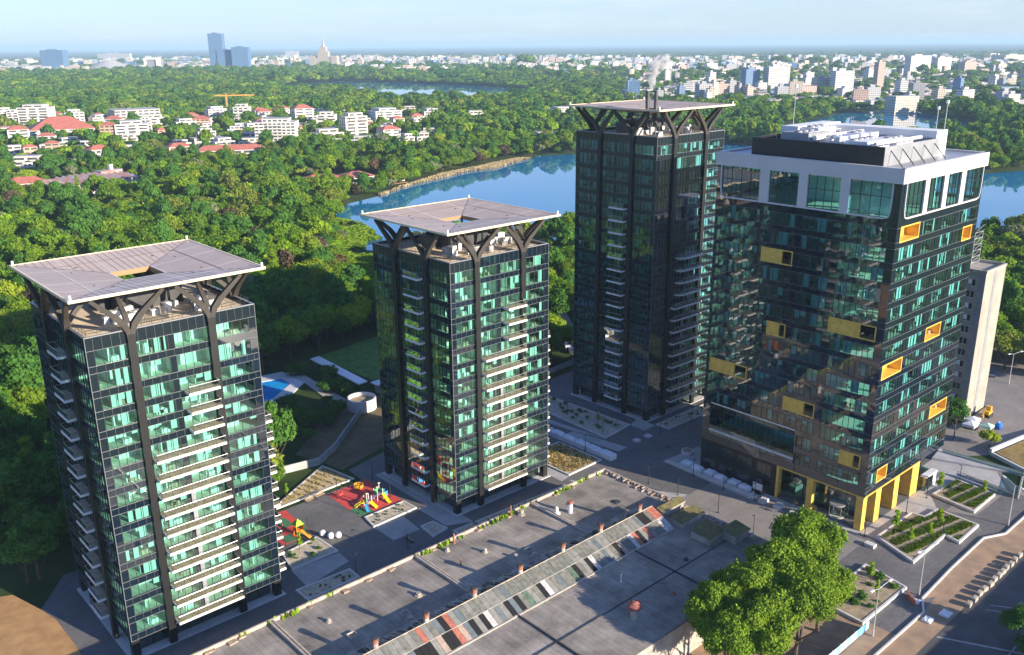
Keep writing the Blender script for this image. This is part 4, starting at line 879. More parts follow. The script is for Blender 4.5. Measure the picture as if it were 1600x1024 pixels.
mb = MB(); mb.box(91.2, 159.5, .5, 92.0, 159.7, .95, 0); mb.box(91.85, 159.48, .95, 92.05, 159.72, 1.3, 0); mb.box(91.75, 159.3, 1.0, 91.82, 159.9, 1.06, 0); mb.build('rider_body', [M['red']], T)
T = thing('swing_frame', 'orange red swing frame on the smaller red ground', 'swing', (75.2, 158.5, 0))
mb = MB()
for b in (157.2, 159.8): mb.tube([(74.5, b, 0), (75.2, b, 2.3), (75.9, b, 0)], .07, 6, 0)
mb.tube([(75.2, 157.2, 2.3), (75.2, 159.8, 2.3)], .08, 6, 0); mb.build('frame', [M['red']], T)
mb = MB()
for b in (158.0, 159.0): mb.tube([(75.2, b-.2, 2.3), (75.2, b-.2, .5)], .02, 4, 0); mb.tube([(75.2, b+.2, 2.3), (75.2, b+.2, .5)], .02, 4, 0); mb.box(75.05, b-.25, .45, 75.35, b+.25, .5, 0)
mb.build('swing_seat', [M['pole']], T)
def bench(loc, rz, label):
    T = thing('park_bench', label, 'bench', loc); T.rotation_euler = (0, 0, rz)
    def part(nm, m, f):
        mb = MB(); f(mb); o = bpy.data.objects.new(nm, mb.mesh(nm, [m])); COL.objects.link(o); o.parent = T
    part('seat', M['deck'], lambda m: [m.box(-1.2, -.25+k*.17, .42, 1.2, -.12+k*.17, .47) for k in range(3)])
    part('backrest', M['deck'], lambda m: [m.box(-1.2, .28+k*.03, .55+k*.16, 1.2, .33+k*.03, .67+k*.16) for k in range(3)])
    for s in (-1, 1): part('leg', M['pole'], lambda m: (m.box(s*1.0-.04, -.25, 0, s*1.0+.04, .33, .42), m.box(s*1.0-.04, .28, .42, s*1.0+.04, .36, 1.0)))
bench((85.6, 162.6, 0), 0.1, 'dark bench on the left part of the sunlit play plaza edge')
bench((88.2, 162.9, 0), 0.1, 'dark bench nearest the red rubber playground corner')
bench((92, 134.2, 0), 1.57, 'bench on the pale square slab by the old hall')

# ------------------------------------------------------------------ lamps
def slim_lamp(h=4.2):
    T = thing('plaza_lamp', '', 'lamp post')
    mb = MB(); mb.cyl(0, 0, 0, h, .085, 8, 0, r1=.065); mb.cyl(0, 0, 0, .12, .2, 8, 0); mb.build('pole', [M['pole']], T)
    mb = MB(); mb.box(-.1, -.1, h, .55, .1, h+.09, 0); mb.build('lamp_head', [M['pole']], T); return T
SL = slim_lamp(); used = []
lamps = [(81.8,166.5,'in the dry seedling bed by the far wall'), (90.7,159.7,'beside the red spring rider'), (90.4,150.6,'at the front corner of the red playground'), (99.8,152.3,'between the climbing frame and the glass tower'), (77.5,149.2,'beside the orange play house'), (70.1,144.7,'in the gravel bed with dark shrubs'),
         (77.4,131.2,'by the narrow bed under the tower near the earth plot'), (89.9,131.9,'next to the bench on the pale slab'), (101.5,161.9,'behind the playground against the tower'), (146.8,117.3,'at the far corner of the old hall roof'), (147.2,109.3,'just past the mossy roof sheds'), (147.2,98.5,'in the middle of the paved street by the hall'),
         (145.3,88.5,'nearest the leafy trees along the paved street'), (161.1,157.3,'at the back of the large shaded bed'), (159.8,143.4,'at the front of the large shaded bed'), (182.7,132.4,'in the bed between the tallest tower and the office'), (170.9,133.4,'at the corner bed near the white seat blocks'), (157.1,112.6,'beside the wrapped stacks, office far end'), (156.8,104,'beside the wrapped stacks, middle of the row'), (157.4,96.3,'beside the white sign board'), (148.6,139,'standing against the long wrapped pallet row'),
         (176.5,71.3,'in front of the office pillars, between the two beds'), (161.0,72.6,'at the paved corner by the single stone seat'), (199.0,69.6,'behind the square lawn bed'), (186.2,71.3,'at the near corner of the square lawn bed'), (174.2,62.5,'on the kerb inside the stepped bed')]
for a, b, l in lamps: place(SL, used, (a, b, 0), random.uniform(0, 6.28), 1.0, 'slim dark lamp post '+l, 'slim plaza lamp posts')
def street_lamp():
    T = thing('street_lamp', '', 'street lamp'); h = 9.2
    mb = MB(); mb.cyl(0, 0, 0, h, .12, 8, 0, r1=.07); mb.cyl(0, 0, 0, 1.2, .17, 8, 0); mb.build('pole', [M['wpole']], T)
    for s, L in ((1, 3.0), (-1, 1.6)):
        mb = MB(); mb.tube([(0, 0, h-.05), (s*L*.5, 0, h+.25), (s*L, 0, h+.35)], .05, 6, 0); a = mb.build('arm', [M['wpole']], T)
        mb = MB(); mb.box(s*L-.1 if s > 0 else s*L-.8, -.17, h+.27, s*L+.8 if s > 0 else s*L+.1, .17, h+.43, 0); mb.build('lamp_head', [M['lens']], a)
    return T
ST = street_lamp(); used = []
for a, b, rz, l in ((148.9,55.9,-.15,'white double armed street lamp rising above the orange barrier'), (131.5,55.8,-.1,'white double armed street lamp beside the banner fence'), (186.8,54.6,1.0,'white double armed street lamp at the bend of the kerb'), (272.5,86,-.3,'white double armed street lamp beyond the beige slab block'), (203.0,572,.6,'street lamp on the lane through the park trees')):
    place(ST, used, (a, b, 0), rz, 1.0, l, 'double armed street lamps')

# ------------------------------------------------------------------ loose things on the plaza
def wrapped(loc, sx, sy, sz, label, group, seed):
    rng = random.Random(seed); mb = MB(); x, y = loc
    nx, ny = 7, 7; V = {}
    for i in range(nx+1):
        for j in range(ny+1):
            e = min(i, nx-i, j, ny-j); hz = sz*(1 if e > 0 else .82)+rng.uniform(-.07, .07)
            V[i, j] = (x+sx*i/nx, y+sy*j/ny, hz)
    for i in range(nx):
        for j in range(ny): mb.poly([V[i, j], V[i+1, j], V[i+1, j+1], V[i, j+1]])
    def edge(keys):
        for a, b in zip(keys, keys[1:]):
            A, B = V[a], V[b]; c = .12; ox, oy = (x+sx/2, y+sy/2)
            fa = (A[0]+(A[0]-ox)*c*.3, A[1]+(A[1]-oy)*c*.3, 0.03); fb = (B[0]+(B[0]-ox)*c*.3, B[1]+(B[1]-oy)*c*.3, 0.03)
            mb.poly([fa, fb, B, A])
    edge([(i, 0) for i in range(nx+1)]); edge([(nx, j) for j in range(ny+1)]); edge([(i, ny) for i in range(nx, -1, -1)]); edge([(0, j) for j in range(ny, -1, -1)])
    return tag(mb.build('wrapped_pallet', [M['wrap']]), label, 'pallet load', group)
for k in range(6):
    wrapped((148.9-k*.08, 130.9+k*4.2), 2.2, 3.9, 1.5-.08*(k % 2), 'plastic wrapped pallet load, %s from the street, by the golden grass bed' % ORD(k), 'wrapped loads by the golden grass bed', 40+k)
for k in range(6):
    y = 99.3+k*3.3; wrapped((159.3+.5*(k % 2), y), 1.6+.4*(k % 2), 2.5, 1.0+.3*((k+1) % 2), 'plastic wrapped stack by the office, %s from the sign board' % ORD(k), 'wrapped stacks by the office', 60+k)
mb = MB(); mb.box(158.2, 97.0, 0, 158.8, 121.6, .55, 0)
for k in range(5): mb.box(158.8, 98+k*5, 0, 160.0, 98.4+k*5, .55, 0)
tag(mb.build('terrace_wall', [M['stone']]), 'low pale terrace wall edging the office cafe paving', 'wall')
T = thing('round_planter', 'round pale planter at the far end of office paving', 'planter', (166.0, 121.0, 0))
mb = MB(); mb.cyl(166, 121, 0, .9, 1.5, 20, 0); mb.build('pot', [M['stone']], T); mb = MB(); mb.cyl(166, 121, .9, .94, 1.2, 16, 0); mb.build('soil', [M['soil']], T)
T = thing('sign_board', 'pale blank sign board on two posts by the wrapped stacks', 'sign', (160.6, 97.3, 0))
mb = MB(); mb.box(160.55, 96.5, 1.1, 160.65, 98.9, 2.6, 0); mb.build('panel', [M['unit']], T)
for b in (96.7, 98.7): mb = MB(); mb.cyl(160.7, b, 0, 2.5, .06, 6, 0); mb.build('post', [M['wpole']], T)
SB = None
for k, (a, b) in enumerate(((162.3, 134.0), (166.5, 133.8))):
    T = thing('seat_block', ('square white seat block beside the shaded bed corner', 'square white seat block alone on the dark plaza')[1-k], 'seat', (a, b, 0), 'white seat blocks')
    mb = MB(); mb.box(a-.8, b-.8, .08, a+.8, b+.8, .5, 0); mb.build('seat', [M['stone']], T); mb = MB(); mb.box(a-.65, b-.65, 0, a+.65, b+.65, .08, 0); mb.build('base', [M['pole']], T)
T = thing('stone_bench', 'pale stone block seat at the paved corner near the beds', 'seat', (158.3, 69.9, 0)); mb = MB(); mb.box(157.6, 69.0, 0, 158.9, 71.0, .65, 0); mb.build('seat', [M['stone']], T)
T = thing('bicycle', 'dark bicycle leaning alone on the shaded open plaza', 'bicycle', (164.8, 126.0, 0))
for s in (-.55, .55):
    mb = MB(); mb.tube([(164.8+s+.34*math.cos(k*math.pi/8), 126, .35+.34*math.sin(k*math.pi/8)) for k in range(17)], .035, 5, 0); mb.build('wheel', [M['pole']], T)
mb = MB(); P = {'r': (164.25, 126, .35), 'f': (165.35, 126, .35), 'b': (164.75, 126, .33), 's': (164.6, 126, .9), 'h': (165.2, 126, .95)}
for a, b in ('rb', 'rs', 'bs', 'sh', 'bh', 'hf'): mb.tube([P[a], P[b]], .03, 5, 0)
mb.tube([(165.2, 125.75, 1.02), (165.2, 126.25, 1.02)], .025, 5, 0); mb.build('frame', [M['dark']], T)
mb = MB(); mb.box(164.45, 125.92, .9, 164.75, 126.08, .98, 0); mb.build('saddle', [M['pole']], T)
for k, (a, b, l) in enumerate(((80.6, 145.7, 'white wrapped ball standing on the gravel bed kerb'), (79.9, 147.7, 'white wrapped ball, middle one of the three'), (81.9, 144.9, 'white wrapped ball farthest from the gravel bed'))):
    mb = MB(); n = 8; rr = .68
    rings = [[(a+rr*math.sin(math.pi*i/n)*math.cos(2*math.pi*j/12)*(1+.08*math.sin(j*2.3+i)), b+rr*math.sin(math.pi*i/n)*math.sin(2*math.pi*j/12), .72-.72*math.cos(math.pi*i/n)) for j in range(12)] for i in range(n+1)]
    for i in range(n):
        for j in range(12): mb.poly([rings[i][j], rings[i][(j+1) % 12], rings[i+1][(j+1) % 12], rings[i+1][j]])
    tag(mb.build('wrapped_ball', [M['wrap']]), l, 'wrapped plant ball', 'wrapped balls by the gravel bed')

# walls, kerbs, barriers on the street side
mb = MB(); pts = [(100,53),(127.4,53),(144.2,52.9),(148.0,54.9),(161.8,55.6),(177.7,55.9),(182.7,53.6),(196,53.6)]
for a, b in zip(pts, pts[1:]):
    d = (Vector(b)-Vector(a)).normalized(); n_ = Vector((-d.y, d.x))*.16; mb.prism([Vector(a)-n_, Vector(b)-n_, Vector(b)+n_, Vector(a)+n_], 0, .34, 0)
tag(mb.build('road_kerb', [M['stone']]), 'long pale kerb bending along the dirt road', 'kerb')
used = []
CB = thing('concrete_block', '', 'concrete block'); mb = MB(); mb.box(-.75, -.4, 0, .75, .4, .75, 0); mb.box(-.5, -.25, .75, .5, .25, .85, 0); mb.build('block', [M['concrete']], CB)
for k, xx in enumerate((152.1, 154.5, 156.9, 159.0, 161.4, 163.6, 165.6, 167.4, 169.4, 171.2, 173.4, 175.8)):
    place(CB, used, (xx, 48.5+random.uniform(-.15, .15), 0), random.uniform(-.15, .15), 1.0, 'concrete block between dirt and asphalt, %s from the banner fence end' % ORD(k), 'concrete blocks along the road')
T = thing('banner_fence', 'blue and white banner fence under a street lamp', 'fence', (118, 57.3, 0))
bm_ = tiled('banner_print', (0.55, 0.70, 0.82), (0.12, 0.38, 0.68), (0.75, 0.8, 0.84), 1.7, 0.9, 0.08, noise=.05, rough=.5)
mb = MB(); mb.v = []; 
for k in range(9):
    a = 111+k*2.4
    mb.box(a, 57.1, .3, a+2.36, 57.14, 1.9, 0)
mb.build('banner', [bm_], T)
for k in range(10): mb = MB(); mb.cyl(111+k*2.4, 57.25, 0, 2.0, .05, 6, 0); mb.build('post', [M['wpole']], T)
T = thing('mesh_barrier', 'orange plastic barrier net wrapped round the kerb corner', 'barrier', (146, 55.8, 0))
mb = MB(); mb.prism([(145.2, 55.0), (146.4, 56.8), (146.5, 56.75), (145.3, 54.95)], .05, 1.0, 0); mb.prism([(146.4, 56.8), (147.6, 57.2), (147.62, 57.1), (146.45, 56.7)], .05, 1.0, 0); mb.build('net', [mat('barrier_orange', (.55, .14, .05), .7)], T)
for a, b in ((145.25, 55), (146.45, 56.78), (147.6, 57.15)): mb = MB(); mb.cyl(a, b, 0, 1.15, .04, 6, 0); mb.build('post', [M['pole']], T)
for k, (a, b, s, l) in enumerate(((146.4, 55.2, 1.0, 'grey white cable bundle inside the orange barrier'), (142.5, 51.4, 1.3, 'pale torn sheeting heap on the dirt road'), (146.5, 50.0, 1.5, 'bluish sheeting heap beside the concrete blocks'))):
    o = wrapped((a-.6*s, b-.5*s), 1.3*s, 1.1*s, .45, l, None, 90+k); o['category'] = 'sheeting'; o.name = 'sheeting_heap'
mb = MB(); mb.prism([(219.0, 70.3), (233.2, 68.0), (250, 63), (250.2, 63.6), (233.4, 68.6), (219.3, 71.0)], 0, 1.5, 0); mb.prism([(219.0, 70.25), (213.8, 58.2), (213.4, 58.4), (218.6, 70.4)], 0, .95, 0)
tag(mb.build('retaining_wall', [M['white']]), 'white retaining wall round the dry raised lawn', 'wall')
T = thing('ramp_parapet', 'glass parapet of the sunken garage ramp by the beds', 'parapet', (206, 68, 0))
mb = MB()
for a, b in (((200.3, 57.6), (212.5, 60.9)), ((212.5, 60.9), (211.2, 78.8)), ((200.3, 57.6), (201.8, 71.4))):
    mb.poly([(*a, .1), (*b, .1), (*b, 1.15), (*a, 1.15)], 0); mb.tube([(*a, 1.17), (*b, 1.17)], .05, 5, 1)
mb.build('glass_panel', [M['lobby'], M['pole']], T)
mb = MB(); mb.prism([(200.2, 57.4), (212.7, 60.7), (212.7, 61.2), (200.4, 57.9)], 0, .12, 0); mb.prism([(212.7, 60.7), (211.4, 79), (211.0, 79), (212.3, 61)], 0, .12, 0); mb.build('base_kerb', [M['stone']], T)
mb = MB(); mb.prism([(206, 79), (212.8, 80), (214.3, 60), (213.2, 60)], 0, .5, 0); tag(mb.build('drive_wall', [M['wallm']]), 'low dark wall between forecourt and the yard behind', 'wall')
# yard: tents, drums, digger
for k, (a, b, sx, sy, h, l, m) in enumerate(((229.0, 78.6, 3.6, 3.0, 2.6, 'white market tent nearest the small yard tree', 'unit'), (231.8, 75.6, 2.6, 2.8, 2.3, 'pale green covered stall in the yard', 'unit'), (233.0, 79.6, 3.0, 3.0, 2.4, 'white market tent behind the green stall', 'unit'))):
    T = thing('market_tent', l, 'tent', (a, b, 0), 'yard tents'); mb = MB(); mb.box(a, b, h*.45, a+sx, b+sy, h*.7, 0)
    ap = (a+sx/2, b+sy/2, h)
    for p_, q_ in (((a, b), (a+sx, b)), ((a+sx, b), (a+sx, b+sy)), ((a+sx, b+sy), (a, b+sy)), ((a, b+sy), (a, b))): mb.poly([(*p_, h*.7), (*q_, h*.7), ap], 0)
    mb.build('canopy_cloth', [M['wrap'] if k != 1 else mat('pale_green_cloth', (.42, .62, .50), .7)], T)
    for p_ in ((a+.1, b+.1), (a+sx-.1, b+.1), (a+.1, b+sy-.1), (a+sx-.1, b+sy-.1)): mb = MB(); mb.cyl(*p_, 0, h*.5, .05, 6, 0); mb.build('post', [M['wpole']], T)
T = thing('blue_tank', 'bright blue plastic tank lying beside the yard tents', 'tank', (236.6, 75.5, 0)); mb = MB(); mb.tube([(235.4, 75.2, .9), (235.7, 75.2, .9), (237.6, 75.6, .9), (237.9, 75.6, .9)], [.5, .85, .85, .5], 14, 0); mb.build('tank_body', [mat('blue_plastic', (.02, .16, .65), .35)], T); mb = MB(); mb.cyl(236.6, 75.4, 1.7, 2.0, .25, 10, 0); mb.build('lid', [M['unit']], T)
T = thing('digger', 'small yellow digger parked behind the yard tents', 'digger', (243, 80.5, 0)); ydig = mat('digger_yellow', (.62, .36, .03), .5)
mb = MB(); mb.box(241.8, 79.9, .8, 244.2, 81.4, 1.7, 0); mb.box(243, 80.0, 1.7, 244.1, 81.2, 2.8, 0); mb.build('body', [ydig], T)
for b in (79.6, 81.2): mb = MB(); mb.box(241.6, b, .05, 244.4, b+.5, .75, 0); mb.build('track', [M['pole']], T)
mb = MB(); mb.tube([(241.9, 80.6, 1.5), (240.6, 80.6, 2.9), (239.6, 80.6, 1.2)], .16, 6, 0); mb.box(239.2, 80.3, .7, 239.9, 80.9, 1.3, 0); mb.build('boom', [ydig], T)

def car(label, loc, rz, col):
    T = thing('parked_car', label, 'car'); m = mat('car_paint', col, .28, coat=.6); gl = M['black']
    def part(nm, ms, f):
        mb = MB(); f(mb); o = bpy.data.objects.new(nm, mb.mesh(nm, ms)); COL.objects.link(o); o.parent = T; return o
    def body(mb):
        prof = [(-2.15, .35), (-2.2, .75), (-1.9, .92), (-1.1, .98), (-.55, 1.45), (.95, 1.47), (1.75, 1.0), (2.15, .92), (2.2, .4)]
        for s in (-1, 1): mb.poly([(a, s*.88*(.86 if z > 1.2 else 1), z) for a, z in (prof if s < 0 else prof[::-1])])
        for (a, z), (b, y) in zip(prof, prof[1:]+prof[:1]):
            ka, kb = (.86 if z > 1.2 else 1), (.86 if y > 1.2 else 1); mb.poly([(a, -.88*ka, z), (a, .88*ka, z), (b, .88*kb, y), (b, -.88*kb, y)])
    part('body', [m], body)
    part('window', [gl], lambda mb: (mb.poly([(-1.06, -.80, 1.02), (-1.06, .80, 1.02), (-.60, .72, 1.42), (-.60, -.72, 1.42)]), mb.poly([(1.0, -.72, 1.44), (1.0, .72, 1.44), (1.72, .82, 1.03), (1.72, -.82, 1.03)]), [mb.poly([(-.9, s*.895, 1.0), (1.5, s*.895, 1.0), (.9, s*.78, 1.4), (-.5, s*.78, 1.4)]) for s in (-1, 1)]))
    for a in (-1.35, 1.35):
        for s in (-.82, .82):
            part('wheel', [M['pole']], lambda mb: mb.tube([(a, s-.1, .33), (a, s+.1, .33)], .33, 12, 0))
    T.location = loc; T.rotation_euler = (0, 0, rz)
car('white car parked on the lane between two towers', (202.5, 198.5, 0), 1.0, (.75, .76, .78)); car('dark car behind the white one on the lane', (199.6, 194.0, 0), 1.0, (.05, .055, .06))
car('silver grey car on the park lane under the trees', (198, 556.5, 0), -.4, (.45, .47, .5)); car('small white van like car by the rusty roofed hall', (186, 561, 0), -.5, (.7, .7, .7))
car('red car parked far off on the yard behind the slab block', (262, 92, 0), .3, (.4, .03, .03)); car('blue grey car near the far street lamp', (276, 92, 0), .3, (.12, .16, .22))

# pool terrace behind the towers
T = thing('swimming_pool', 'bright blue swimming pool with pale surround', 'swimming pool', (112, 230, 0))
mb = MB(); O = [(104, 244), (121.2, 241.5), (121.5, 228.5), (106.5, 216.5), (100, 224)]; I = [(106, 239), (118, 236.4), (118, 230.4), (107.6, 222.6), (103, 228)]
for k in range(5): mb.prism([O[k], O[(k+1) % 5], I[(k+1) % 5], I[k]], 0, .25, 0)
mb.build('pool_surround', [mat('pool_stone', (.66, .66, .66), .7)], T)
mb = MB(); mb.poly([(*q, .12) for q in I[::-1]]); pw = mat('pool_water', (.02, .34, .78), .08, noise=.15, scale=.6); mb.build('pool_water', [pw], T)
mb = MB(); mb.prism([(121.6, 240), (125, 239), (123.4, 208), (119, 208.5), (121.5, 228)], 0, .22, 0); tag(mb.build('pool_path', [M['pave2']]), kind='structure')
mb = MB(); mb.prism([(129.4, 238.3), (132.7, 238.7), (131.6, 209.6), (128.4, 209.3)], 3.0, 3.3, 0)
T = thing('pergola', 'long pale flat roofed pergola beside the lawn', 'pergola', (130.5, 224, 0)); mb.build('roof', [M['unit']], T)
for k in range(7):
    for a in (129.4, 131.6): mb = MB(); mb.box(a, 210.5+k*4.5, 0, a+.22, 210.72+k*4.5, 3.0, 0); mb.build('post', [M['dark']], T)
mb = MB(); mb.box(131.9, 205, 2.9, 142, 208.5, 3.2, 0); T = thing('garden_kiosk', 'short pale flat roof at the end of the pergola', 'kiosk', (136, 206, 0)); mb.build('roof', [M['unit']], T); mb = MB(); mb.box(133, 205.4, 0, 141, 208, 2.9, 0); mb.build('wall', [M['concrete']], T)
T = thing('round_tank', 'round white open topped tank beyond the seedling bed', 'tank', (123.6, 200.4, 0)); mb = MB(); n = 28
for k in range(n):
    a0, a1 = 2*math.pi*k/n, 2*math.pi*(k+1)/n
    for r0, fl in ((4.0, 0), (3.6, 1)):
        q = [(123.6+r0*math.cos(a), 200.4+r0*math.sin(a)) for a in (a0, a1)]; mb.poly([(*q[0], 0), (*q[1], 0), (*q[1], 3.2), (*q[0], 3.2)] if not fl else [(*q[1], 0), (*q[0], 0), (*q[0], 3.2), (*q[1], 3.2)])
    mb.poly([(123.6+4*math.cos(a0), 200.4+4*math.sin(a0), 3.2), (123.6+4*math.cos(a1), 200.4+4*math.sin(a1), 3.2), (123.6+3.6*math.cos(a1), 200.4+3.6*math.sin(a1), 3.2), (123.6+3.6*math.cos(a0), 200.4+3.6*math.sin(a0), 3.2)])
mb.build('tank_wall', [M['white']], T); mb = MB(); mb.cyl(123.6, 200.4, 0, 2.2, 3.55, 24, 0); mb.build('tank_fill', [M['soil']], T)
mb = MB(); pts = [(81, 180), (96.5, 177.2), (104, 182), (120.5, 196.5)]
for a, b in zip(pts, pts[1:]):
    d = (Vector(b)-Vector(a)).normalized(); n_ = Vector((-d.y, d.x))*.15; mb.prism([Vector(a)-n_, Vector(b)-n_, Vector(b)+n_, Vector(a)+n_], 0, 1.9, 0)
tag(mb.build('garden_wall', [M['wallm']]), 'grey garden wall behind the seedling bed', 'wall')
mb = MB(); pts = [(136.5, 181.5), (170, 183), (199, 186)]
for a, b in zip(pts, pts[1:]):
    d = (Vector(b)-Vector(a)).normalized(); n_ = Vector((-d.y, d.x))*.15; mb.prism([Vector(a)-n_, Vector(b)-n_, Vector(b)+n_, Vector(a)+n_], 0, 1.6, 0)
tag(mb.build('boundary_wall', [M['wallm']]), 'grey boundary wall behind the middle towers', 'wall')
# unseen long low block, added across the road to throw shade over it
T = thing('unseen_shade_block', 'unseen long low pale block added to shade the asphalt road', 'building', (190, 16, 0))
mb = MB(); mb.box(112, 4, 0, 270, 22, 7.4, 0); mb.build('wall', [M['white']], T); mb = MB(); mb.box(111.6, 3.6, 7.4, 270.4, 22.4, 7.8, 0); mb.build('roof', [M['dark']], T)
# ------------------------------------------------------------------ water
wm = bpy.data.materials.new('lake_water'); wm.use_nodes = True; t = wm.node_tree; p = t.nodes['Principled BSDF']
p.inputs['Base Color'].default_value = (0.014, 0.20, 0.38, 1); p.inputs['Roughness'].default_value = 0.02; p.inputs['IOR'].default_value = 1.33; p.inputs['Specular IOR Level'].default_value = 0.9
tc = t.nodes.new('ShaderNodeTexCoord'); n = t.nodes.new('ShaderNodeTexNoise'); n.inputs['Scale'].default_value = 0.35; n.inputs['Detail'].default_value = 3
b = t.nodes.new('ShaderNodeBump'); b.inputs['Strength'].default_value = 0.35; b.inputs['Distance'].default_value = 0.015
t.links.new(tc.outputs['Object'], n.inputs['Vector']); t.links.new(n.outputs['Fac'], b.inputs['Height']); t.links.new(b.outputs['Normal'], p.inputs['Normal'])
LAKE = [(236,372),(245,385),(259,389),(271,431),(268,447),(278,467),(304,494),(337,506),(378,530),(414,548),(451,562),(484,561),(526,585),(572,592),(600,577),(676,567),(763,534),(772,480),(745,380),(722,268),(760,255),(1100,150),(1100,-100),(469,100),(469,151),(455,172),(400,230),(349,244),(317,305),(305,314),(242,353)]
FLAKE = [(830,510),(868,472),(985,385),(1130,425),(1335,612),(1228,657),(1118,628),(960,600)]
MLAKE = [(1173,2196),(1409,2298),(1454,2021),(1461,1762),(1436,1529),(1237,1317),(1091,1264),(965,1383),(1102,1760),(1034,1937)]
for q in (LAKE, FLAKE, MLAKE): sheet('lake_water', q, 0.02, wm)
def inside(x, y, poly):
    c = False; n = len(poly); j = n-1
    for i in range(n):
        xi, yi = poly[i]; xj, yj = poly[j]
        if (yi > y) != (yj > y) and x < (xj-xi)*(y-yi)/(yj-yi)+xi: c = not c
        j = i
    return c

# ------------------------------------------------------------------ foliage
def leaf_mat(name, ramp, trans=0.3):
    m = bpy.data.materials.new(name); m.use_nodes = True; t = m.node_tree; t.nodes.clear()
    out = t.nodes.new('ShaderNodeOutputMaterial'); oi = t.nodes.new('ShaderNodeObjectInfo'); r = t.nodes.new('ShaderNodeValToRGB'); r.color_ramp.interpolation = 'LINEAR'
    e = r.color_ramp.elements; e[0].position, e[0].color = ramp[0][0], (*ramp[0][1], 1); e[1].position, e[1].color = ramp[-1][0], (*ramp[-1][1], 1)
    for pos, c in ramp[1:-1]: k = e.new(pos); k.color = (*c, 1)
    tc = t.nodes.new('ShaderNodeTexCoord'); n = t.nodes.new('ShaderNodeTexNoise'); n.inputs['Scale'].default_value = 0.9; n.inputs['Detail'].default_value = 3
    mr = t.nodes.new('ShaderNodeMapRange'); mr.inputs['From Min'].default_value = .3; mr.inputs['From Max'].default_value = .7; mr.inputs['To Min'].default_value = .68; mr.inputs['To Max'].default_value = 1.32
    x = t.nodes.new('ShaderNodeMix'); x.data_type = 'RGBA'; x.blend_type = 'MULTIPLY'; x.inputs[0].default_value = 1
    d = t.nodes.new('ShaderNodeBsdfDiffuse'); tr = t.nodes.new('ShaderNodeBsdfTranslucent'); ms = t.nodes.new('ShaderNodeMixShader'); ms.inputs[0].default_value = trans
    t.links.new(oi.outputs['Random'], r.inputs['Fac']); t.links.new(tc.outputs['Object'], n.inputs['Vector']); t.links.new(n.outputs['Fac'], mr.inputs['Value'])
    t.links.new(r.outputs['Color'], x.inputs[6]); t.links.new(mr.outputs['Result'], x.inputs[7]); t.links.new(x.outputs[2], d.inputs['Color']); t.links.new(x.outputs[2], tr.inputs['Color'])
    t.links.new(d.outputs['BSDF'], ms.inputs[1]); t.links.new(tr.outputs['BSDF'], ms.inputs[2]); t.links.new(ms.outputs['Shader'], out.inputs['Surface']); return m
L_MIX = leaf_mat('park_leaves', [(0, (0.128, 0.250, 0.025)), (.22, (0.185, 0.320, 0.026)), (.42, (0.098, 0.205, 0.028)), (.6, (0.215, 0.335, 0.028)), (.8, (0.141, 0.262, 0.028)), (.92, (0.25, 0.33, 0.038)), (1, (0.24, 0.275, 0.06))], .4)
L_DARK = leaf_mat('dark_leaves', [(0, (0.070, 0.173, 0.033)), (.5, (0.096, 0.224, 0.038)), (1, (0.074, 0.186, 0.041))], .32)
L_LIME = leaf_mat('lime_leaves', [(0, (0.22, 0.40, 0.024)), (.5, (0.27, 0.42, 0.028)), (1, (0.32, 0.40, 0.038))], .35)
L_BIG = leaf_mat('maple_leaves', [(0, (.175, .29, .03)), (.5, (.215, .33, .034)), (1, (.16, .265, .03))], .3)
L_BROWN = leaf_mat('brownish_leaves', [(0, (.13, .085, .05)), (.5, (.15, .11, .05)), (1, (.11, .085, .06))], .25)
L_PALE = leaf_mat('pale_leaves', [(0, (.24, .27, .12)), (1, (.20, .24, .13))], .3)
def crown(seed, R_, H_, z0, nleaf, leaf, lobes=9, droop=0.0, tall=False):
    """leaf clumps spread over overlapping boughs, with gaps between"""
    rg = np.random.default_rng(seed); V = []; F = []
    cs = []
    for k in range(lobes):
        a = k*2.399+rg.uniform(-.4, .4); rr = R_*rg.uniform(.55, .80)*math.sqrt((k+.5)/lobes) if not tall else R_*.35*rg.random()
        h = rg.uniform(.25, .95) if k else .95
        zz = z0+H_*(0.30+0.52*h*(1-.5*(rr/R_)**2)) if not tall else z0+H_*(.12+.76*(k+.5)/lobes)
        s = R_*rg.uniform(.28, .60)*(1.0 if not tall else (1.25-.75*(k/lobes))); s *= (1.0 if lobes < 14 else .82 if lobes < 20 else .60); cs.append((rr*math.cos(a), rr*math.sin(a), zz, s, s*rg.uniform(.62, .9)))
    w = np.array([c[3]**2 for c in cs]); w = w/w.sum(); idx = rg.choice(len(cs), nleaf, p=w)
    for i in idx:
        cx, cyy, cz, s, sz = cs[i]; d = rg.normal(size=3); d /= np.linalg.norm(d)
        if d[2] < -.45 and rg.random() < .7: d[2] = -d[2]*.5
        r = (rg.uniform(.70, 1.06) if rg.random() < .82 else rg.uniform(1.0, 1.3))*(1+.14*math.sin(d[0]*7+i)*math.cos(d[1]*6+d[2]*5))
        c = np.array([cx+d[0]*s*r, cyy+d[1]*s*r, cz+d[2]*sz*r-droop*rg.random()*s])
        nrm = d+rg.normal(size=3)*.55; nrm /= np.linalg.norm(nrm); u = np.cross(nrm, rg.normal(size=3)); u /= np.linalg.norm(u)+1e-9; v = np.cross(nrm, u)
        q = leaf*rg.uniform(.6, 1.25); n = len(V)
        V += [tuple(c-u*q*.5-v*q*.32), tuple(c+u*q*.1-v*q*.5), tuple(c+u*q*.55+v*q*.1), tuple(c-u*q*.05+v*q*.5)]; F.append((n, n+1, n+2, n+3))
    me = bpy.data.meshes.new('crown'); me.from_pydata(V, [], F); me.update(); return me
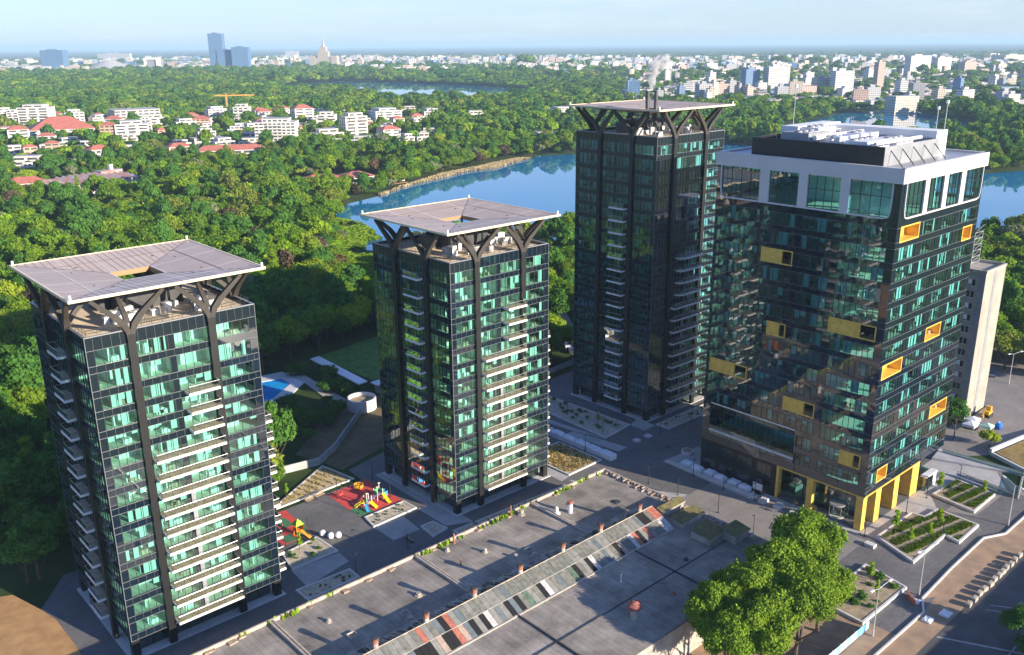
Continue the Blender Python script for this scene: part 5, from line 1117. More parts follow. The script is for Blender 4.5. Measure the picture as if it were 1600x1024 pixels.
def trunk_mesh(seed, R_, H_, z0, r=0.22):
    rg = random.Random(seed); mb = MB(); top = z0+H_*.55
    mb.tube([(0, 0, -.1), (rg.uniform(-.15, .15), rg.uniform(-.15, .15), z0*.6), (rg.uniform(-.3, .3), rg.uniform(-.3, .3), top)], [r*1.25, r, r*.45], 7, 0)
    for k in range(5):
        a = k*1.27+rg.random(); l = R_*.6; zb = z0*.7+H_*.08*k
        mb.tube([(0, 0, zb), (math.cos(a)*l*.5, math.sin(a)*l*.5, zb+H_*.15), (math.cos(a)*l, math.sin(a)*l, zb+H_*.3)], [r*.5, r*.33, r*.12], 5, 0)
    return mb.mesh('trunk', [M['bark']])
def tree_proto(name, label, cm, seed, R_, H_, z0, nleaf, leaf, lobes=9, droop=0.0, tall=False, r=.22):
    T = thing(name, label, 'tree'); me = crown(seed, R_, H_, z0, nleaf, leaf, lobes, droop, tall); me.materials.append(cm)
    c = bpy.data.objects.new('crown', me); COL.objects.link(c); c.parent = T
    k = bpy.data.objects.new('trunk', trunk_mesh(seed, R_, H_, z0, r)); COL.objects.link(k); k.parent = T; return T
# the big leafy trees at the street corner
big = [tree_proto('maple_tree', '', L_BIG, 100+i, 5.4, 11.5, 2.6, 30000, .31, 38, r=.3) for i in range(3)]; ub = [[], [], []]
for i, (a, b, s, l) in enumerate(((134.0, 70.8, 1.22, 'big leafy tree nearest the ochre office pillars'), (128.2, 68.0, 1.2, 'big leafy tree between the kerbed bed and the hall corner'), (121.0, 69.2, 1.22, 'big leafy tree in the middle of the corner clump'), (113.0, 67.0, 1.2, 'big leafy tree next to the last of the clump'), (105.8, 70.0, 1.05, 'big leafy tree at the roof edge end of the clump'), (116.5, 61.5, 1.15, 'big leafy tree over the banner fence'), (125.8, 62.8, 1.05, 'lower leafy tree beside the banner fence end'), (107.0, 62.0, 1.1, 'big leafy tree cut by the picture bottom edge'), (102.0, 65.0, 1.0, 'big leafy tree against the end wall of the old hall'), (112.0, 71.2, 1.0, 'big leafy tree overhanging the old hall roof edge'), (121.5, 63.5, 1.1, 'big leafy tree hidden in the middle of the clump'))):
    place(big[i % 3], ub[i % 3], (a, b, 0), i*1.9, (s*.95, s*.95, s*1.05), l, 'leafy trees at the hall corner')
used = []
CT = tree_proto('yard_tree', 'slender tree with several stems between office and slab block', L_DARK, 140, 3.2, 8.5, 3.0, 5200, .42, 9, r=.15); CT.location = (221.5, 80.5, 0)
CT = tree_proto('yard_shrub', 'yellowish bushy shrub beside the white retaining wall', L_LIME, 141, 2.3, 4.2, .4, 2600, .38, 7, r=.1); CT.location = (223.5, 72.6, 0); CT['category'] = 'shrub'
CT = tree_proto('road_tree', 'dark leafy tree leaning over the asphalt road', L_DARK, 142, 4.0, 7.0, 1.2, 6500, .42, 10, r=.2); CT.location = (149.0, 39.0, 0); CT.scale = (.72, .72, .72)
CT = tree_proto('road_tree', 'low dark leafy tree at the bottom edge of the road', L_DARK, 143, 3.4, 6.0, 1.0, 5000, .42, 9, r=.2); CT.location = (144.6, 36.4, 0); CT.scale = (.6, .6, .5)
for i, (a, b, s, l) in enumerate(((87.6, 183.5, 1.0, 'narrow lime green tree behind the garden wall'), (82.0, 184.2, .92, 'narrow lime green tree tight against the balcony tower'))):
    T = tree_proto('column_tree', l, L_LIME, 150+i, 1.9, 8.5, .4, 2600, .42, 9, tall=True); T.location = (a, b, 0); T.scale = (s, s, s)

gb_ = tree_proto('garden_bush', '', L_DARK, 155, 2.7, 4.4, .2, 1500, .42, 10, r=.1); gb_['category'] = 'bush'; ugb = []
rgb = random.Random(12)
for k in range(34):
    a, b = ((rgb.uniform(99, 117), rgb.uniform(186, 206)) if k < 18 else (rgb.uniform(121.5, 128), rgb.uniform(209, 242)) if k < 28 else (rgb.uniform(104, 118), rgb.uniform(205, 213)))
    if k < 18 and b < 181+(a-97)*.72+5: b = 181+(a-97)*.72+6
    place(gb_, ugb, (a, b, 0), a, rgb.uniform(.55, 1.15), 'dark dense bush in the shaded garden below the pool', 'bushes in the shaded garden')
# saplings and clipped shrubs in the beds
sap = tree_proto('sapling', '', L_LIME, 160, 1.1, 3.0, 1.4, 420, .28, 6, tall=True, r=.05); us = []
for a, b, s, l in ((166.2, 68.8, 1.3, 'wispy sapling nearest the ochre pillars'), (163.5, 64.5, 1.0, 'wispy sapling at the near corner of the stepped bed'), (168.6, 63.0, 1.0, 'wispy sapling in the middle of the stepped bed'), (174.5, 63.6, 1.15, 'wispy sapling where the stepped bed turns'), (190.0, 70.2, 1.25, 'wispy sapling at the back corner of the square lawn bed'), (195.5, 63.0, .95, 'wispy sapling at the ramp side of the square lawn bed'),
             (145.5, 63.5, 1.1, 'wispy sapling in the bed by the big trees'), (142.0, 60.5, .9, 'low sapling by the kerb of the tree side bed'), (73.5, 145.6, 1.0, 'sapling behind the orange play house'), (162.5, 147.5, .9, 'sapling in the large shaded bed'), (82.5, 167.5, .8, 'sapling among the seedling rows')):
    place(sap, us, (a, b, .2), a, s, l, 'wispy saplings')
T0 = thing('tub_tree', '', 'potted tree'); mb = MB(); mb.box(-.95, -.8, 0, .95, .8, .75, 0); o = bpy.data.objects.new('tub', mb.mesh('tub', [M['stone']])); COL.objects.link(o); o.parent = T0
mb = MB(); mb.tube([(0, 0, .7), (.05, 0, 2.1), (.02, .03, 3.2)], [.05, .04, .02], 5, 0)
for k in range(7): mb.tube([(.03, 0, 1.9+k*.15), (.5*math.cos(k*2.4), .5*math.sin(k*2.4), 2.5+k*.13)], [.025, .01], 4, 0)
o = bpy.data.objects.new('trunk', mb.mesh('trunk', [M['bark']])); COL.objects.link(o); o.parent = T0
me = crown(170, .7, 1.3, 2.1, 150, .16, 5); me.materials.append(L_BROWN); o = bpy.data.objects.new('crown', me); COL.objects.link(o); o.parent = T0; u0 = []
for a, b, l in ((158.4, 94.6, 'stone tub with bare little tree beside the sign board'), (158.6, 91.0, 'stone tub with bare little tree, middle of the three'), (158.6, 87.1, 'stone tub with bare little tree nearest the big leafy trees'), (158.9, 82.9, 'stone tub half behind the top of the leafy trees')): place(T0, u0, (a, b, 0), .05, 1.0, l, 'stone tubs along the office front')
me = crown(180, .55, .8, 0, 130, .2, 6); me.materials.append(L_DARK); shp = bpy.data.objects.new('clipped_shrub', me); COL.objects.link(shp); ush = []
rgs = random.Random(77)
def shrubs(n, poly, lo, hi, label, group):
    xs = [q[0] for q in poly]; ys = [q[1] for q in poly]; k = 0
    while k < n:
        a, b = rgs.uniform(min(xs), max(xs)), rgs.uniform(min(ys), max(ys))
        if inside(a, b, poly):
            s = rgs.uniform(lo, hi); o = shp if not ush else shp.copy()
            if ush: COL.objects.link(o)
            ush.append(1); o.location = (a, b, .2); o.rotation_euler = (0, 0, a*7); o.scale = (s, s, s*rgs.uniform(.7, 1.2)); tag(o, label, 'shrub', group); k += 1
shrubs(14, [(71,146),(78,147),(78.5,141.5),(70,141.5)], .5, 1.1, 'small dark round shrub in the gravel bed by the white balls', 'dark shrubs by the white balls')
shrubs(16, [(91,147.3),(99.8,147.5),(100,144.8),(90.4,144.4)], .3, .7, 'tiny dark shrub in the bed along the playground', 'tiny shrubs along the playground')
shrubs(24, [(159.6,162),(166,168),(167.6,143),(158.6,141.5)], .6, 1.5, 'dark shrub in the large shaded bed before the tallest tower', 'shrubs in the large shaded bed')
shrubs(14, [(175,136.5),(194,136.3),(190.5,133.6),(175,133.7)], .4, .8, 'small shrub in the bed between tallest tower and office', 'shrubs by the office corner')
shrubs(22, [(102,130.6),(131,129),(131,127.6),(102,128.8)], .3, .6, 'tiny dark plant in the long narrow bed by the hall', 'tiny plants in the long bed')
shrubs(12, [(67,133.4),(76.5,132.8),(76.5,130),(67,130)], .3, .6, 'tiny dark plant in the narrow bed under the tower', 'tiny plants under the tower')
shrubs(16, [(134.5,66),(149.8,66),(148.4,59.2),(134,59.2)], .8, 2.0, 'dark spreading bush in the bed by the big trees', 'bushes by the big trees')
shrubs(10, [(137.2,145),(146.4,145),(146.6,134),(137.2,133.5)], .4, .9, 'dark tuft among the golden grasses', 'tufts among the golden grasses')
# rows of ground cover: bed turf strips, dry seedlings, weeds on the hall edge, reeds by the lake
def tufts(name, label, pts, size, m, h=1.0):
    rg = np.random.default_rng(len(pts)+7); V = []; F = []
    for a, b, z in pts:
        for k in range(3):
            an = rg.uniform(0, 6.28); s = size*rg.uniform(.6, 1.2); dx, dy = math.cos(an)*s, math.sin(an)*s; lx, ly = rg.uniform(-.3, .3, 2)*s; n = len(V)
            V += [(a-dx*.5, b-dy*.5, z), (a+dx*.5, b+dy*.5, z), (a+dx*.35+lx, b+dy*.35+ly, z+s*h), (a-dx*.35+lx, b-dy*.35+ly, z+s*h)]; F.append((n, n+1, n+2, n+3))
    me = bpy.data.meshes.new(name); me.from_pydata(V, [], F); me.materials.append(m); o = bpy.data.objects.new(name, me); COL.objects.link(o); return tag(o, label, 'ground cover', kind='stuff')
rg = random.Random(9); pt = []
for k in range(4200):
    u, v = rg.random(), rg.random(); a, b = 188.5+10*u, 61.8+8.4*v
    if math.sin((b-61)*2.3+a*.35) > -.25 and rg.random() < .9 and a-188 > (b-67)*1.2: pt.append((a, b, .44))
for k in range(5200):
    a, b = rg.uniform(160, 182), rg.uniform(58.8, 69.8)
    if inside(a, b, [(163,69.5),(159.4,62),(173,62),(172.6,59),(181.2,59.2),(181.6,66.6),(176.4,67),(176,69.5)]) and math.sin((b-61)*2.0+a*.4) > -.35: pt.append((a, b, .44))
tufts('bed_turf', 'green turf strips in the kerbed beds by the office', pt, .34, leaf_mat('turf_blades', [(0, (.11, .18, .015)), (1, (.11, .18, .015))]), .7)
pt = []
for k in range(1500):
    a, b = rg.uniform(78.5, 97.5), rg.uniform(165, 175.5)
    if inside(a, b, [(79,165.5),(96,175),(97.5,165.4)]) and (math.sin(a*3.1+b*.8) > .45 or rg.random() < .12): pt.append((a, b, .26))
for k in range(1300):
    a, b = rg.uniform(136.6, 147), rg.uniform(133, 146.4)
    if rg.random() < .85: pt.append((a, b, .26))
tufts('dry_grass', 'dry golden grass tufts and seedlings in the sunlit beds', pt, .27, leaf_mat('dry_blades', [(0, (.42, .31, .10)), (1, (.42, .31, .10))]), 1.0)
pt = []
for k in range(900):
    a = rg.uniform(24, 134); c = sum(math.exp(-((a-q)/2.2)**2) for q in (59, 84, 90, 99, 102, 104.5, 107, 119.5, 127))
    if rg.random() < .03+c*.22: pt.append((a, 119.1+rg.uniform(-.6, .4), 6.8))
tufts('weeds', 'bright green weeds along the old hall parapet', pt, .6, L_LIME, 1.2)
REED = [(374,529),(432,560),(466,568),(512,583),(535,589),(548,583),(520,574),(485,557),(450,556),(414,541)]
pt = []
while len(pt) < 3600:
    a, b = rg.uniform(370, 590), rg.uniform(522, 594)
    if inside(a, b, REED): pt.append((a, b, 0))
for k in range(160):
    s = rg.random(); i = rg.randrange(7, 9); A, B_ = LAKE[i], LAKE[i+1]; pt.append((A[0]+(B_[0]-A[0])*s+rg.uniform(-2, 1), A[1]+(B_[1]-A[1])*s+rg.uniform(-1, 2), 0))
tufts('reeds', 'pale dry reed belt along the lake shore', pt, 1.6, leaf_mat('reed_blades', [(0, (.46, .37, .22)), (1, (.46, .37, .22))], .2), .9)

pt = []
while len(pt) < 5200:
    d, a = rg.uniform(340, 524), R(rg.uniform(55.9, 59.6)); x, y = d*math.cos(a), d*math.sin(a)
    if not inside(x, y, LAKE) and math.sin(x*.21)+math.sin(y*.17+x*.05)+rg.uniform(-.8, .8) > -.5: pt.append((x, y, -.05))
tufts('undergrowth', 'low green undergrowth on the near lake bank', pt, 2.3, L_MIX, .75)
# ------------------------------------------------------------------ forest of the park
VIL = [(304,1305,21,24,'f'),(317,1291,20.9,21.9,'f'),(316,1202,35.5,31.7,'f'),(255,1048,20,16.2,'r'),(363,1298,15.4,14.1,'r'),(362,1216,21.7,22.8,'f'),(308,1087,64.6,11.9,'r'),(272,1012,16.5,11,'r'),(391,1211,23.6,15.3,'f'),(429,1197,54.5,21,'g'),(351,993,33.1,22.1,'f'),(329,997,15,18.9,'o'),(424,1124,32.6,18,'c'),(437,1061,22.9,15.5,'f'),(533,1187,26,19.5,'f'),(532,1143,18,17,'f'),(544,1130,19.7,24.4,'f'),(469,1088,20.3,12.4,'o'),(584,1148,20.2,12.5,'r'),(622,1171,18.9,13.9,'r'),(486,986,25.1,11.5,'f'),(454,867,40.6,25,'f'),(593,1062,24.3,20.1,'r'),(576,973,22.6,20.4,'f'),(535,849,25.8,27.1,'c'),(490,829,30.3,14.5,'c'),(650,959,34.8,21.7,'f'),(607,891,15.4,9.7,'c'),(765,1065,22.5,13.8,'c'),(732,970,22.6,16.4,'f'),(764,920,25.6,14.3,'c'),(886,880,39.2,15,'c'),(574,732,14.6,7,'f'),(606,744,20.6,6.5,'f'),(651,679,16.1,9.9,'f'),(688,687,18.1,7.3,'f'),(196,793,10.5,9.2,'f'),(255,824,37.1,6,'g'),(399,1079,11.5,19,'f'),(396,909,31.2,7,'c'),(325,811,13.8,7,'o'),(425,1388,16.6,10.9,'f'),(773,988,16.1,8.5,'f'),(797,666,22.3,6.2,'f')]
SMALL = []; rv2 = random.Random(4)
for k in range(75):
    for tr in range(40):
        a = R(rv2.uniform(53, 78)); d = rv2.uniform(880, 1330); x, y = d*math.cos(a), d*math.sin(a)
        if all((x-v[0])**2+(y-v[1])**2 > (v[2]*.7+12)**2 for v in VIL+SMALL+[(360,778,80),(372,760,80)]): break
    SMALL.append((x, y, rv2.uniform(11, 22), rv2.uniform(7, 13), rv2.choice('ffrfrcfcco')))
BIGR = [(360,778,62,12), (203,668,62,20), (168,694,30,14), (345,574,58,20)]
EX = [[(-40,100),(-40,182),(10,176),(28,166),(38,171),(78,167),(97,178.5),(104,183),(120,198),(120,206),(136,204),(137,182),(199,187),(206,205),(214,226),(232,234),(234,226),(222,205),(214,180),(214,120),(260,142),(284,142),(284,60),(330,60),(330,-60),(20,-60)],
      [(98,214),(120,207),(126,194),(132,204),(152,206),(180,226),(170,256),(134,250),(122,244),(100,247)], LAKE, FLAKE, MLAKE, [(160,545),(218,540),(220,562),(196,566),(168,585)], REED]
VC = [(v[0], v[1], v[2]*.62+5, v[2], v[3], 50) for v in VIL+SMALL]+[(v[0], v[1], v[2]*.6+3, v[2], 6, 105) for v in BIGR]
def sight(x, y):          # keep the crowns from covering the buildings they stand before
    d = math.hypot(x, y); a = math.atan2(y, x)
    for vx, vy, r, wd, h, rch in VC:
        if abs(x-vx) > 120 or abs(y-vy) > 120: continue
        D = math.hypot(vx, vy)
        if (x-vx)**2+(y-vy)**2 < r*r: return 0.0
        da = abs(a-math.atan2(vy, vx))
        if rch > 100 and d < D and D-d < 38 and da*D < wd*.5: return 0.0
        if d < D and D-d < 50 and da*D < wd*.55+3: return 0.55 if h > 9 else .2
    return 1.0
pts = []; rf_ = random.Random(31)
def blocked(d, a): return (R(62.2) < a < R(65.6) and 203 < d < 262) or (R(57.6) < a < R(62.3) and 206 < d < 256) or (R(56.0) < a < R(59.0) and 342 < d < 525)
def bushy(d, a): return R(59.0) <= a < R(60.2) and 350 < d < 500
def ring(d0, d1, step, scale, prob=lambda x, y, d, a: 1.0):
    d = d0
    while d < d1:
        a = R(14); da = step/d
        while a < R(83):
            aa = a+rf_.uniform(-.45, .45)*da; dd = d+rf_.uniform(-.45, .45)*step; x, y = dd*math.cos(aa), dd*math.sin(aa)
            if rf_.random() < prob(x, y, dd, aa) and not blocked(dd, aa) and not any(inside(x, y, q) for q in EX):
                s = sight(x, y)
                if bushy(dd, aa): s = .6
                if s > 0: pts.append((x, y, dd, scale*(rf_.uniform(.62, 1.45) if s > .5 else rf_.uniform(.55, .8)), s))
            a += da
        d += step*.92
vill_gap = lambda x, y, d, a: .62 if 830 < d < 1380 and a > R(52) else 1.0
ring(120, 470, 7.6, 1.0); ring(470, 830, 9.2, 1.1); ring(830, 1400, 11.5, 1.2, vill_gap)
def far_p(x, y, d, a):
    if a < R(41.5): return .95 if (d < 1480 or (a < R(26) and d < 1500)) else .2
    if a < R(47): return .95 if d < 2400 else .25
    return .97
ring(1400, 2500, 17, 1.75, far_p); ring(2500, 3900, 27, 2.6, lambda x, y, d, a: far_p(x, y, d, a))
ring(3900, 9000, 95, 5.5, lambda x, y, d, a: .5)
pts.sort(key=lambda q: q[2])
fwd = (math.cos(CAM_YAW), math.sin(CAM_YAW))
def in_view(x, y):
    v = Vector((x, y, 8-CAM_H)); zc_ = v.dot(fw)
    return zc_ > 0 and abs(v.dot(r2)/zc_) < .60 and v.dot(u2)/zc_ > -.385
def hidden(x, y):          # wholly behind one of the four towers
    a = math.atan2(y, x); d = math.hypot(x, y)
    for tx, ty, wx, wy, h in ((36.8, 134.8, 27, 27, 55), (105.5, 135.7, 27, 27, 55), (173.6, 140.4, 27, 27, 74), (162.3, 74.2, 37, 40, 74)):
        cs = [math.atan2(ty+j*wy, tx+i*wx) for i in (0, 1) for j in (0, 1)]; D = max(math.hypot(tx+i*wx, ty+j*wy) for i in (0, 1) for j in (0, 1))
        if min(cs)+.012 < a < max(cs)-.012 and d > D:
            if CAM_H-(CAM_H-h)*d/D > 14: return True
    return False
KINDS_ = [('broad_tree', 'broad mid green park tree', L_MIX, dict(R_=4.9, H_=9.5, z0=1.8, lobes=11)), ('round_tree', 'round crowned green park tree', L_MIX, dict(R_=4.3, H_=8.2, z0=1.5, lobes=8)), ('tall_tree', 'tall dark green park tree', L_DARK, dict(R_=4.2, H_=12.5, z0=1.6, lobes=11)),
          ('lime_tree', 'yellow green park tree', L_LIME, dict(R_=4.4, H_=8.4, z0=1.2, lobes=9)), ('brown_tree', 'brownish young leaved park tree', L_BROWN, dict(R_=3.9, H_=8.0, z0=1.6, lobes=8)), ('pale_tree', 'pale flowering park tree', L_PALE, dict(R_=4.0, H_=8.0, z0=1.5, lobes=9)), ('poplar_tree', 'tall narrow poplar tree', L_MIX, dict(R_=2.3, H_=15.0, z0=1.0, lobes=12, tall=True))]
near, rest = [], []
for q in pts:
    if len(near) < 300 and in_view(q[0], q[1]) and not hidden(q[0], q[1]): near.append(q)
    elif q[2] < 500 or in_view(q[0], q[1]) or True: rest.append(q)
protos = {}
def zone(x, y):
    a = math.degrees(math.atan2(y, x)); d = math.hypot(x, y)
    if a < 36: return 'on the shore beyond the office tower'
    if a < 46: return 'between the office and the tallest tower'
    if a < 56: return 'between the middle tower and the tallest tower'
    if d < 245: return 'in the deep shade beside the apartment towers'
    if a < 66: return 'behind the pool garden'
    return 'in the park past the earth plot'
W_ = [.36, .22, .16, .15, .03, .04, .04]; rk = random.Random(55)
def pick(x, y):
    if -20 < x < 150 and y < 300 and rk.random() < .6: return 2
    r = rk.random(); k = 0
    while r > W_[k] and k < 6: r -= W_[k]; k += 1
    return k
for x, y, d, s, sg in near:
    k = pick(x, y); v = rk.randrange(3 if k < 4 else 1); key = (k, v)
    if key not in protos:
        nm, lb, lm_, kw = KINDS_[k]; protos[key] = (tree_proto(nm, lb, lm_, 300+k*10+v, nleaf=5200, leaf=.56, r=.25, **{**kw, 'lobes': kw['lobes']+6}), [])
    P_, u_ = protos[key]
    place(P_, u_, (x, y, -.05), rk.uniform(0, 6.28), (s*rk.uniform(.82, 1.22), s*rk.uniform(.82, 1.22), s*sg*rk.uniform(.85, 1.2)), KINDS_[k][1]+' '+zone(x, y), KINDS_[k][1]+'s '+zone(x, y))
# everything beyond: one forest of scattered crowns
src = bpy.data.collections.new('forest_sources')
def far_src(i, k, nleaf, leaf):
    nm, lb, lm_, kw = KINDS_[k]; me = crown(500+i, kw['R_'], kw['H_'], kw['z0'], nleaf, leaf, kw['lobes']+(5 if leaf < 1 else 0), tall=kw.get('tall', False)); me.materials.append(lm_)
    o = bpy.data.objects.new('crown_%02d' % i, me); src.objects.link(o)
order = [(0, 2800, .74), (0, 2800, .74), (1, 2600, .74), (1, 2600, .74), (2, 2800, .74), (3, 2600, .74), (4, 1500, .95), (5, 1500, .95), (0, 420, 1.9), (1, 420, 1.9), (2, 420, 1.9), (3, 420, 1.9), (0, 420, 1.9), (1, 420, 1.9), (6, 1500, .74)]
for i, (k, nl, lf) in enumerate(order): far_src(i, k, nl, lf)
fm = bpy.data.meshes.new('forest'); fm.from_pydata([(q[0], q[1], -.05) for q in rest], [], [])
ai = fm.attributes.new('pick', 'INT', 'POINT'); as_ = fm.attributes.new('size', 'FLOAT_VECTOR', 'POINT'); ar = fm.attributes.new('turn', 'FLOAT', 'POINT')
mapk = {0: (0, 1), 1: (2, 3), 2: (4,), 3: (5,), 4: (6,), 5: (7,), 6: (14,)}; mapf = {0: (8, 12), 1: (9, 13), 2: (10,), 3: (11,), 4: (9,), 5: (11,), 6: (14,)}
pk, sz, tn = [], [], []
for x, y, d, s, sg in rest:
    k = pick(x, y); pk.append(rk.choice((mapk if d < 900 else mapf)[k])); z = s*sg*rk.uniform(.8, 1.2)*(1.0 if d < 1400 else .62 if d < 3900 else .22); sz += [s*rk.uniform(.8, 1.25), s*rk.uniform(.8, 1.25), z]; tn.append(rk.uniform(0, 6.28))
fm.attributes['pick'].data.foreach_set('value', pk); fm.attributes['size'].data.foreach_set('vector', sz); fm.attributes['turn'].data.foreach_set('value', tn)
fo = bpy.data.objects.new('forest', fm); COL.objects.link(fo); tag(fo, 'dense green park forest reaching from the lake to the city', 'forest', kind='stuff')
ng = bpy.data.node_groups.new('scatter_crowns', 'GeometryNodeTree'); ng.interface.new_socket('Geometry', in_out='INPUT', socket_type='NodeSocketGeometry'); ng.interface.new_socket('Geometry', in_out='OUTPUT', socket_type='NodeSocketGeometry')
N = ng.nodes; gi = N.new('NodeGroupInput'); go = N.new('NodeGroupOutput'); mp_ = N.new('GeometryNodeMeshToPoints'); ip = N.new('GeometryNodeInstanceOnPoints'); ci = N.new('GeometryNodeCollectionInfo')
ci.inputs['Collection'].default_value = src; ci.inputs['Separate Children'].default_value = True; ci.inputs['Reset Children'].default_value = True
def na(nm, ty):
    k = N.new('GeometryNodeInputNamedAttribute'); k.data_type = ty; k.inputs['Name'].default_value = nm; return k.outputs['Attribute']
cx_ = N.new('ShaderNodeCombineXYZ'); ng.links.new(na('turn', 'FLOAT'), cx_.inputs['Z'])
ng.links.new(gi.outputs[0], mp_.inputs['Mesh']); ng.links.new(mp_.outputs['Points'], ip.inputs['Points']); ng.links.new(ci.outputs['Instances'], ip.inputs['Instance'])
ip.inputs['Pick Instance'].default_value = True; ng.links.new(na('pick', 'INT'), ip.inputs['Instance Index']); ng.links.new(cx_.outputs['Vector'], ip.inputs['Rotation']); ng.links.new(na('size', 'FLOAT_VECTOR'), ip.inputs['Scale'])
ng.links.new(ip.outputs['Instances'], go.inputs[0]); fo.modifiers.new('scatter', 'NODES').node_group = ng

# ------------------------------------------------------------------ villas and roofs among the trees
WALLS = {'f': mat('villa_white', (.72, .68, .62), .7, noise=.05, scale=.2), 'c': mat('villa_cream', (.72, .64, .54), .7, noise=.05, scale=.2), 'g': mat('villa_grey', (.50, .47, .44), .7, noise=.1, scale=.2), 'o': mat('villa_orange', (.62, .38, .24), .7, noise=.1, scale=.2)}
WALLS['r'] = WALLS['f']; REDR = mat('red_roof', (.42, .135, .10), .7, noise=.14, scale=.4); GREYR = mat('grey_flat_roof', (.40, .39, .38), .8, noise=.15, scale=.2); PANE = mat('villa_pane', (.085, .09, .10), .2, noise=.3, scale=.3)
rv = random.Random(8)
def hip(mb, x0, y0, x1, y1, z, h, m=0, over=.6):
    x0 -= over; y0 -= over; x1 += over; y1 += over; w, d = x1-x0, y1-y0
    if w > d: r0, r1 = (x0+d/2, (y0+y1)/2), (x1-d/2, (y0+y1)/2)
    else: r0, r1 = ((x0+x1)/2, y0+w/2), ((x0+x1)/2, y1-w/2)
    A, B_, C_, D_ = (x0, y0, z), (x1, y0, z), (x1, y1, z), (x0, y1, z); P_, Q_ = (*r0, z+h), (*r1, z+h)
    if w > d: F_ = [[A, B_, Q_, P_], [B_, C_, Q_], [C_, D_, P_, Q_], [D_, A, P_]]
    else: F_ = [[A, B_, P_], [B_, C_, Q_, P_], [C_, D_, Q_], [D_, A, P_, Q_]]
    for f in F_: mb.poly(f, m)
    mb.poly([D_, C_, B_, A], m)
def house(x, y, w_, h, k, label, group=None, rz=None, dpt=None):
    d_ = dpt or w_*rv.uniform(.55, .8); T = thing('villa', label, 'house', (x, y, 0), group)
    T.rotation_euler = (0, 0, rz if rz is not None else rv.uniform(-.7, .1)); WLOC[T.name] = (0, 0, 0); wm_ = WALLS[k]; fl_ = max(1, round(h/3.3)); fh = h/fl_; sty = rv.choice((4.5, 6.5, 9.0, 9.0))
    step = k in 'fc' and fl_ > 2; tiers = [(0, 0, w_, d_, 0, fl_-(1 if step else 0))]
    if step: tiers.append((w_*.18, d_*.12, w_*.82, d_*.95, fl_-1, fl_))
    wl = MB()
    for a0, b0, a1, b1, f0, f1 in tiers: wl.box(a0-w_/2, b0-d_/2, f0*fh, a1-w_/2, b1-d_/2, f1*fh, 0)
    wl.build('wall', [wm_], T); rf = MB()
    if k in 'ro': hip(rf, -w_/2, -d_/2, w_/2, d_/2, h+.01, min(w_, d_)*.28); rf.build('roof', [REDR], T)
    else:
        for a0, b0, a1, b1, f0, f1 in tiers: rf.box(a0-w_/2-.3, b0-d_/2-.3, f1*fh, a1-w_/2+.3, b1-d_/2+.3, f1*fh+.45, 0, 1)
        rf.build('roof', [wm_, GREYR], T)
    for a0, b0, a1, b1, f0, f1 in tiers:
        for f in range(f0, f1):
            z = f*fh+fh*.28; n = max(2, int((a1-a0)/sty))
            for i in range(n):
                c = a0+(a1-a0)*(i+.5)/n-w_/2; wn = MB(); ww = rv.uniform(.3, .44)*(a1-a0)/n; wn.box(c-ww, b0-d_/2-.06, z, c+ww, b0-d_/2-.01, z+fh*.52, 0); wn.build('window', [PANE], T)
            n = max(2, int((b1-b0)/4.5))
            for i in range(n):
                c = b0+(b1-b0)*(i+.5)/n-d_/2; wn = MB(); ww = rv.uniform(.7, 1.2); wn.box(a0-w_/2-.06, c-ww, z, a0-w_/2-.01, c+ww, z+fh*.52, 0); wn.build('window', [PANE], T)
            if k in 'fc' and f > 0 and rv.random() < .8:
                bb = MB(); q0, q1 = sorted((rv.uniform(0, .4), rv.uniform(.6, 1))); bb.box(a0+(a1-a0)*q0-w_/2, b0-d_/2-1.5, f*fh-.1, a0+(a1-a0)*q1-w_/2, b0-d_/2-.07, f*fh+.9, 0); bb.build('balcony', [wm_], T)
DESC = {'f': 'white flat roofed villa', 'c': 'cream flat roofed villa', 'g': 'grey long low roofed block', 'r': 'white house with red hip roof', 'o': 'orange walled house with red roof'}
seen_ = {}
vs = sorted(VIL, key=lambda v: -math.atan2(v[1], v[0]))
for v in vs:
    n_ = seen_.get(v[4], 0); seen_[v[4]] = n_+1; size = 'tall' if v[3] > 19 else 'low' if v[3] < 10 else 'mid'
    ref = 'past the earth plot tower' if math.degrees(math.atan2(v[1], v[0])) > 64 else 'behind the lake pavilion' if math.degrees(math.atan2(v[1], v[0])) > 55 else 'over the lake shore trees'
    house(v[0], v[1], v[2], v[3], v[4], '%s %s %s, %s from the leftmost' % (size, DESC[v[4]], ref, ORD(min(n_, 19))), 'villas among the park trees')
house(360, 778, 60, 8, 'r', 'long cream school like house with red roof among dense trees', rz=-.42, dpt=15)
house(168, 694, 26, 7, 'r', 'house with red hip roof beside the rusty hall', rz=-.25, dpt=14)
for q in SMALL: house(q[0], q[1], q[2], q[3], q[4], 'small %s in the dense villa band among trees' % DESC[q[4]], 'small %ss in the villa band' % DESC[q[4]])
